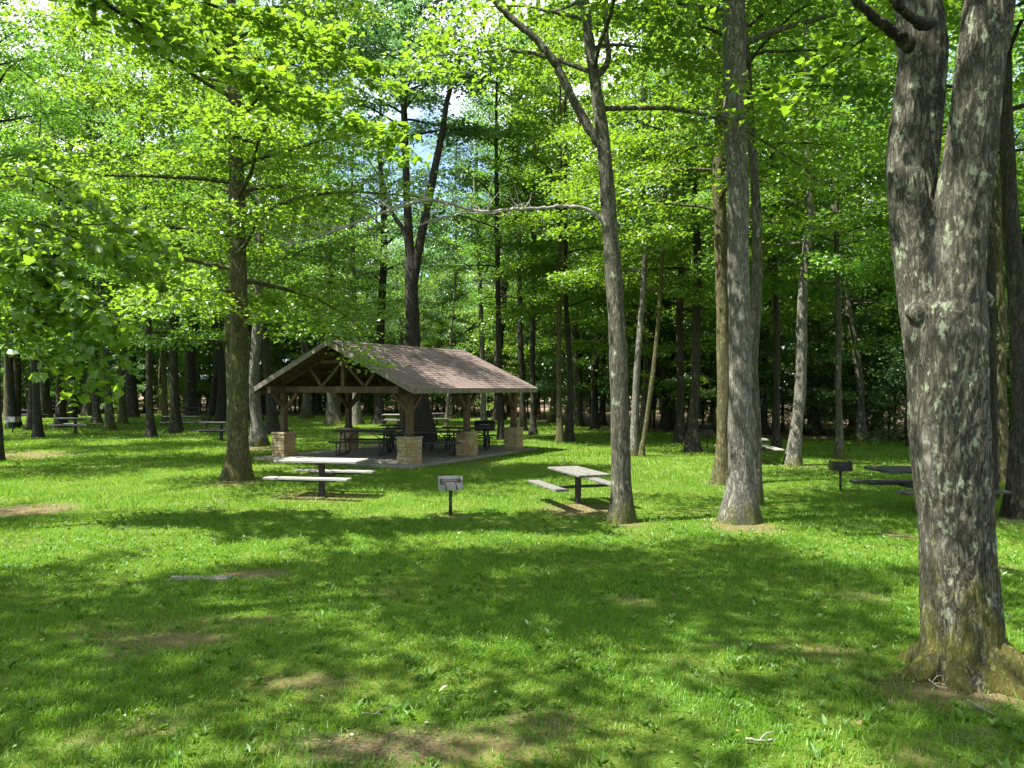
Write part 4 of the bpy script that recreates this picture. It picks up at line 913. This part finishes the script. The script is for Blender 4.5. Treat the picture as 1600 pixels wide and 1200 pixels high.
# ------------------------------------------------------------------ picnic tables
def pedestal_table(mat='plank'):
    root = empty('picnic_table', (0, 0, 0))
    t = MB()
    for k in range(5): t.box((0, -.30 + k * .15, .745), (1.84, .138, .045))
    t.build('table_top', M[mat], root, .006)
    for sg in (-1, 1):
        s = MB()
        for k in range(2): s.box((0, sg * (.66 + k * .135), .445), (1.84, .128, .042))
        s.build('bench', M[mat], root, .006)
    f = MB(); f.box((0, 0, .35), (.11, .11, .74)); post = f.build('post', M['steel'], root, .006)
    f = MB(); f.box((0, 0, .395), (.07, 1.50, .06)); f.box((0, 0, .700), (.07, .72, .045)); f.box((0, 0, .699), (1.2, .06, .043))
    for sg in (-1, 1): f.box((0, sg * .727, .42 - .02), (1.25, .06, .03))
    f.build('support_arm', M['steel'], post, .004)
    return root
def frame_table():
    root = empty('shelter_table', (0, 0, 0))
    t = MB()
    for k in range(5): t.box((0, -.30 + k * .15, .745), (1.84, .138, .042))
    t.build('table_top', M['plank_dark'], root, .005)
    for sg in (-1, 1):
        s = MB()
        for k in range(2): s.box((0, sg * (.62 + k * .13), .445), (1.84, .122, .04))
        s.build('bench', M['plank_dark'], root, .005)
    for ex in (-.68, .68):
        f = MB()
        for sg in (-1, 1):
            f.tube([(ex, sg * .18, .715), (ex, sg * .26, .40), (ex, sg * .40, .02)], .022, 8)
            f.tube([(ex, sg * .40, .40), (ex, sg * .76, .41)], .020, 8)
            f.tube([(ex, sg * .70, .42), (ex, sg * .70, .04)], .020, 8)
        f.tube([(ex, -.70, .03), (ex, .70, .03)], .020, 8); f.tube([(ex, -.40, .40), (ex, .40, .40)], .020, 8)
        f.tube([(ex, 0, .40), (ex * .35, 0, .71)], .016, 8); f.tube([(ex, -.3, .715), (ex, .3, .715)], .02, 8)
        f.build('end_frame', M['steel'], root)
    return root
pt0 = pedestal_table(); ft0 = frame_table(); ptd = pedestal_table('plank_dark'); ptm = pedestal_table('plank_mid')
def put(proto, first, x, y, rz, label, group, z=None):
    o = proto if first else copy_tree(proto); o.location = (x, y, float(gz(x, y)) if z is None else z); o.rotation_euler = (0, 0, rz)
    tag(o, label, 'picnic table', group); return o
GL = 'pedestal picnic tables on the lawn'
a = G(503, 775); put(pt0, True, a.x, a.y, R(-10), 'sunlit weathered grey picnic table in front of the stone shelter, left of the near grill', GL).scale = (.93, .93, .96)
pr_ = put(ptm, True, 1.22, 14.2, R(-72), 'grey picnic table turned end-on beside the slender maple', GL); pr_.scale = (.84, .84, .80)
for px, py, rz, lab, pr in [(118, 677, 4, 'grey picnic table between the far left grill and the hanging leaves', pt0), (44, 659, -5, 'dark picnic table behind the far left grill', ptd),
        (92, 646, 0, 'tiny pale picnic table in the far left distance', pt0), (283, 672, 8, 'picnic table half hidden behind the thick black trunk at left', pt0),
        (298, 654, 0, 'small dark picnic table beyond the grill left of the lawn maple', ptd), (346, 688, -4, 'dark picnic table mostly hidden behind the lawn maple', ptd),
        (1446, 800, 5, 'low dark picnic table half hidden by the big forked maple', ptd), (622, 668, 0, 'pale picnic table seen through the shelter beyond its corner post', pt0),
        (683, 665, 3, 'blue-grey picnic table beyond the shelter beside the thin pale stem', pt0), (1169, 722, 88, 'pale picnic table behind the trio of front maples', pt0)]:
    a = G(px, py)
    if pr is ptd and not ptd.get('label'): put(ptd, True, a.x, a.y, R(rz), lab, GL)
    else: put(pr, False, a.x, a.y, R(rz), lab, GL)
GS = 'dark picnic tables under the shelter roof'
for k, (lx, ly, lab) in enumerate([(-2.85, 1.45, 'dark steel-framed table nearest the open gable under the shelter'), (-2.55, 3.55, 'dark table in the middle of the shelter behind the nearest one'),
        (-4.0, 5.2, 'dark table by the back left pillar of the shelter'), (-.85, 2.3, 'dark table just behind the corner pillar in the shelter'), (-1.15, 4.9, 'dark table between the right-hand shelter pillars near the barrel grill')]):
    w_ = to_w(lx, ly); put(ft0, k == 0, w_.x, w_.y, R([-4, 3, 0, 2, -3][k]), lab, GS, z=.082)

# ------------------------------------------------------------------ grills
def grill(mat):
    root = empty('park_grill', (0, 0, 0))
    p = MB(); p.tube([(0, 0, -.05), (0, 0, .47)], .028, 12); p.build('post', M['steel'], root)
    b = MB(); w, d, h, z = .40, .34, .19, .46
    b.box((0, 0, z + .006), (w, d, .012)); b.box((0, d / 2 - .004, z + h / 2 + .014), (w, .008, h)); b.box((0, -d / 2 + .004, z + .055), (w, .008, .085))
    for sg in (-1, 1): b.box((sg * (w / 2 - .004), 0, z + h / 2 + .014), (.008, d - .018, h))
    fb = b.build('firebox', M[mat], root, .002)
    g = MB()
    for k in range(15): g.tube([(-.19 + k * .027, -.19, z + .155), (-.19 + k * .027, .15, z + .155)], .0055, 5)
    for yy in (-.185, .14): g.tube([(-.19, yy, z + .148), (.19, yy, z + .148)], .007, 5)
    gr = g.build('cooking_grate', M['steel'], root)
    for sx in (-.11, .07):
        q = MB(); q.tube([(sx, -.18, z + .15), (sx, -.22, z + .13), (sx + .02, -.245, z + .07), (sx + .02, -.25, z + .01)], .009, 7); q.build('handle', M['steel'], gr)
    return root
gr0 = grill('grill_steel'); gr1 = grill('char')  # second copy is darker steel, shade put into the colour of the shaded grills
def putg(proto, first, px, py, rz, label, sc=1.0):
    a = G(px, py); o = proto if first else copy_tree(proto); o.location = a; o.rotation_euler = (0, 0, R(rz)); o.scale = (sc, sc, sc); tag(o, label, 'grill', 'park grills on posts'); return o
putg(gr0, True, 704, 806, 8, 'rusty silver charcoal grill on a post, right of the sunlit picnic table', .98)
putg(gr1, True, 1313, 768, 172, 'charcoal grill darkened as in shade, on a post alone on the right lawn', .98)
putg(gr1, False, 1105, 699, 180, 'small grill darkened as in shade beside the flared black trunk', 1.0)
putg(gr0, False, 20, 678, 178, 'grill with pale side walls in the far left lawn', 1.25)
putg(gr1, False, 323, 672, 180, 'grill darkened as in shade, on the lawn just left of the lawn maple', 1.05)
def barrel_grill():
    a = Vector((-.98, 27.4, 0)); root = empty('barrel_grill', (a.x, a.y, 0.0), R(5)); tag(root, 'black barrel grill with closed lid on a post behind the shelter pillars', 'grill')
    p = MB(); p.tube([(0, 0, -.02), (0, 0, .72)], .045, 10); p.build('post', M['char'], root)
    L, r, z = .34, .19, .86
    b = MB(); xs = [-L - .035, -L - .02, -L, 0, L, L + .02, L + .035]; rr = [.05, r * .75, r, r, r, r * .75, .05]
    b.tube([(x, 0, z) for x in xs], rr, 20); body = b.build('barrel', M['char'], root)
    h = MB(); h.tube([(-.16, -r - .0, z + .05), (-.15, -r - .05, z + .05), (.15, -r - .05, z + .05), (.16, -r, z + .05)], .010, 6); h.build('handle', M['grill_steel'], body)
    h = MB(); h.bar((-L, -r - .002, z), (L, -r - .002, z), .012, .02); h.build('lid_seam', M['steel'], body)
    return root
barrel_grill()

# ------------------------------------------------------------------ lawn: grass, weeds, stones, sticks
r3 = np.random.RandomState(33)
def lawn_pts(y0, y1, dens, marg=1.12):
    A = .75 * (y1 * y1 - y0 * y0); n = int(A * dens); y = np.sqrt(r3.uniform(y0 * y0, y1 * y1, n)); x = r3.uniform(-.75, .75, n) * y * marg
    keep = r3.uniform(0, 1, n) > np.clip(bare(x, y) * 1.15 + .5 * (fbm(x * 3.1, y * 3.1, 8) - .42), 0, .92)
    keep &= (litter(x, y) < .45)
    c, s = math.cos(-YAW), math.sin(-YAW); lx = c * (x - PX0.x) - s * (y - PX0.y); ly = s * (x - PX0.x) + c * (y - PX0.y)
    keep &= ~((lx > -W - .5) & (lx < .5) & (ly > -.7) & (ly < LY + .7))
    return x[keep], y[keep]
def blades(tpl, y0, y1, dens, h, w):
    x, y = lawn_pts(y0, y1, dens); n = len(x); cl = fbm(x * 1.3, y * 1.3, 15); P = np.stack([x, y, gz(x, y) - .005], 1)
    a = r3.uniform(0, 6.283, n); lean = r3.uniform(.05, .75, n)
    D = np.stack([np.cos(a) * lean, np.sin(a) * lean, np.ones(n)], 1)
    a2 = a + r3.normal(0, .6, n); Nn = np.stack([-np.cos(a2), -np.sin(a2), .2 * np.ones(n)], 1)
    Nn = -Nn; D /= np.linalg.norm(D, axis=1)[:, None]; Nn = Nn - D * (D * Nn).sum(1)[:, None]
    s = h * (.5 + 1.0 * cl) * r3.uniform(.55, 1.35, n); s *= np.where(r3.uniform(0, 1, n) > .975, 1.9, 1)
    t = np.clip(.25 + .6 * (fbm(x / 1.7, y / 1.7, 17) - .3) + r3.uniform(-.3, .45, n), 0, 1)
    return scatter(tpl, P, D, Nn, s, w * r3.uniform(.7, 1.4, n) * np.ones(n), t)
bl = [blades(BLADE, 3.0, 7.0, 4300, .048, .0050), blades(BLADE, 7.0, 11.5, 1900, .052, .0075)]
b2 = [blades(TRI, 11.5, 19, 700, .066, .012), blades(TRI, 19, 32, 230, .075, .022), blades(TRI, 32, 72, 40, .09, .045)]
Vs, Fs, Ts, k = [], [], [], 0
for V, F, t in bl + b2: Vs.append(V); Fs.append(F + k); Ts.append(t); k += len(V)
gme = np_mesh('grass', np.concatenate(Vs), np.concatenate(Fs), False, {'tint': np.concatenate(Ts)})
tag(mobj('grass', gme, M['grass']), 'short green lawn grass with thin and worn places', 'grass', kind='stuff')
print('grass tris', len(gme.polygons))
# broad-leaved weeds
x, y = lawn_pts(3.0, 13, 26); n = len(x); k = 5; X = np.repeat(x, k); Y = np.repeat(y, k); a = r3.uniform(0, 6.283, n * k)
lf = r3.uniform(.5, 1.6, n * k); D = np.stack([np.cos(a), np.sin(a), lf], 1); Nn = np.stack([-np.cos(a) * .8, -np.sin(a) * .8, .8 * np.ones(n * k)], 1)
D /= np.linalg.norm(D, axis=1)[:, None]; Nn -= D * (D * Nn).sum(1)[:, None]
sz = np.repeat(r3.uniform(.03, .085, n), k) * r3.uniform(.7, 1.2, n * k)
V, F, t = scatter(OVAL, np.stack([X, Y, gz(X, Y)], 1), D, Nn, sz, sz * .8, r3.uniform(.2, 1, n * k))
# clover-like low leaves
x, y = lawn_pts(3.0, 16, 120); n = len(x); a = r3.uniform(0, 6.283, n); D = np.stack([np.cos(a), np.sin(a), r3.uniform(-.1, .5, n)], 1); Nn = np.stack([r3.normal(0, .3, n), r3.normal(0, .3, n), np.ones(n)], 1)
s2 = r3.uniform(.014, .034, n); V2, F2, t2 = scatter(OVAL, np.stack([x, y, gz(x, y) + r3.uniform(.02, .06, n)], 1), D, Nn, s2, s2 * 1.6, r3.uniform(.3, 1, n))
wm = np_mesh('weeds', np.concatenate([V, V2]), np.concatenate([F, F2 + len(V)]), False, {'tint': np.concatenate([t, t2])})
tag(mobj('lawn_weeds', wm, M['weed']), 'low plantain and clover leaves scattered through the lawn', 'weeds', kind='stuff')
# fallen leaves, chips and crumbs
x, y = lawn_pts(3.0, 16, .9); n1 = len(x)
xs_, ys_ = [], []
for cx, cy_, rx, ry, w in BARE:
    m = int(60 * rx * ry * 3.14 * w) + 12; m = min(m, 260); q = np.sqrt(r3.uniform(0, 1, m)); a = r3.uniform(0, 6.283, m); xs_.append(cx + rx * q * np.cos(a)); ys_.append(cy_ + ry * q * np.sin(a))
x = np.concatenate([x] + xs_); y = np.concatenate([y] + ys_); n = len(x)
s = np.concatenate([r3.uniform(.025, .06, n1), r3.uniform(.008, .026, n - n1)])
a = r3.uniform(0, 6.283, n); D = np.stack([np.cos(a), np.sin(a), r3.uniform(-.1, .3, n)], 1); Nn = np.stack([r3.normal(0, .35, n), r3.normal(0, .35, n), np.ones(n)], 1)
V, F, t = scatter(OVAL, np.stack([x, y, gz(x, y) + .012], 1), D, Nn, s, s * 1.5, r3.uniform(0, 1, n))
ml = leaf_mat('dry_leaf', (0.07, 0.042, 0.02), (0.26, 0.19, 0.115), (0.2, 0.12, 0.05), .15, .05)
tag(mobj('fallen_leaves', np_mesh('fallen_leaves', V, F, False, {'tint': t}), ml), 'dry tan leaves and bark crumbs on the worn ground', 'leaf litter', kind='stuff')
# litter of the wood floor
n = 26000; y = r3.uniform(24, 60, n); x = r3.uniform(-2, .78, n) * y; kk = (litter(x, y) > .3) & (x > 0); x, y = x[kk], y[kk]; n = len(x)
a = r3.uniform(0, 6.283, n); D = np.stack([np.cos(a), np.sin(a), r3.uniform(-.1, .4, n)], 1); Nn = np.stack([r3.normal(0, .4, n), r3.normal(0, .4, n), np.ones(n)], 1); s = r3.uniform(.06, .16, n)
V, F, t = scatter(OVAL, np.stack([x, y, gz(x, y) + .02], 1), D, Nn, s, s * 1.4, r3.uniform(0, 1, n))
tag(mobj('leaf_litter', np_mesh('leaf_litter', V, F, False, {'tint': t}), ml), 'pinkish brown leaf litter on the wood floor at right', 'leaf litter', kind='stuff')

# worn kerb stone set in the lawn
a = G(313, 905); kb = MB(); kb.box((0, 0, 0), (.62, .16, .12)); o = kb.build('kerb_stone', M['concrete'], None, .012); o.location = (a.x, a.y, a.z - .035); o.rotation_euler = (0, 0, R(4)); tag(o, 'worn concrete kerb stone sunk in the grass on the left lawn', 'kerb stone')
def stick(pts, r, label, name='fallen_stick'):
    P = []
    for px, py in pts: g = G(px, py); P.append((g.x, g.y, g.z + r * 1.2 + .012))
    Q = smooth_path(P, 5 * len(P)); Q[:, 2] += np.abs(rs.normal(0, .004, len(Q))); s = MB(); s.tube([tuple(q) for q in Q], list(np.linspace(r, r * .5, len(Q))), 7)
    i = len(Q) // 2; q = Q[i]; s.tube([tuple(q), tuple(q + [.05, .04, .02]), tuple(q + [.1, .05, .025])], [r * .5, r * .4, r * .2], 5)
    tag(s.build(name, M['dead_wood']), label, 'stick')
stick([(1443, 1042), (1448, 1062), (1462, 1076), (1480, 1080)], .006, 'bent pale stick curving at the foot of the forked maple')
stick([(1510, 1100), (1530, 1110), (1552, 1122)], .007, 'straight pale stick on the grass right of the bent one')
stick([(1164, 1160), (1185, 1163), (1207, 1162)], .008, 'short grey stick lying in the near grass at right')
stick([(566, 1118), (585, 1120), (598, 1121)], .005, 'thin short twig in the near grass left of centre')
# fallen logs at the wood edge
for px, py, L, rz, rr, lab in ((1300, 689, 3.2, 4, .13, 'long fallen log at the wood edge left of the forked maple'), (1375, 686, 2.2, -12, .10, 'shorter fallen log beside the long one at the wood edge'), (1215, 686, 1.8, 20, .09, 'pale fallen log behind the straight dark trunk')):
    a = G(px, py); s = MB(); pts = [(-L / 2 + L * k / 7, .04 * math.sin(k * 1.9), rr * .7 + .02 * math.sin(k * 2.7)) for k in range(8)]
    s.tube(pts, [rr * (1 - .06 * k) for k in range(8)], 10); s.tube([(.2, 0, rr), (.35, -.1, rr + .3), (.4, -.12, rr + .5)], [.03, .02, .012], 6)
    o = s.build('fallen_log', M['bark_grey']); o.location = a; o.rotation_euler = (0, 0, R(rz)); tag(o, lab, 'log')

# each tree of the front rows of the wood gets a label of its own
ANCH = [(-60, 'left picture edge'), (76, 'broad dark trunk'), (192, 'greenish trunk'), (276, 'thick black trunk'), (370, 'lawn maple'), (512, 'gable peak'), (650, 'forked oak'), (756, 'barrel grill'), (833, 'roof end'), (882, 'close pair'), (970, 'slender maple'), (1083, 'bell-footed trunk'), (1155, 'pale front maple'), (1245, 'leaning white trunk'), (1311, 'dark grill'), (1424, 'forked maple'), (1567, 'brown edge trunk'), (1660, 'right picture edge')]
ORD = 'first second third fourth fifth sixth seventh eighth ninth tenth eleventh twelfth thirteenth fourteenth fifteenth sixteenth seventeenth eighteenth nineteenth twentieth'.split()
BN = {'bark_dark': 'dark', 'bark_grey': 'grey', 'bark_olive': 'olive', 'bark_pale': 'pale'}
for pre, ymax, word in (('forest_tree', 68, 'wood tree'), ('sapling', 200, 'undergrowth sapling')):
    os_ = [(800 + 1200 * o.location.x / o.location.y, o) for o in bpy.data.objects if o.type == 'EMPTY' and o.name.startswith(pre) and o.location.y < ymax]
    for (a0, an), (a1, bn) in zip(ANCH, ANCH[1:]):
        sel = sorted([t for t in os_ if a0 <= t[0] < a1], key=lambda t: t[0])
        for k_, (px, o) in enumerate(sel[:20]):
            ch = [c for c in kids(o) if c.name.startswith('trunk')][0]; bk = BN[ch.material_slots[0].material.name]
            if pre == 'sapling': lb = f'{word}, {ORD[k_]} from left between the {an} and the {bn}'
            else: lb = f'{bk}-barked {word}, {ORD[k_]} from left between the {an} and the {bn}'
            o['label'] = lb
print('objects', len(bpy.data.objects))
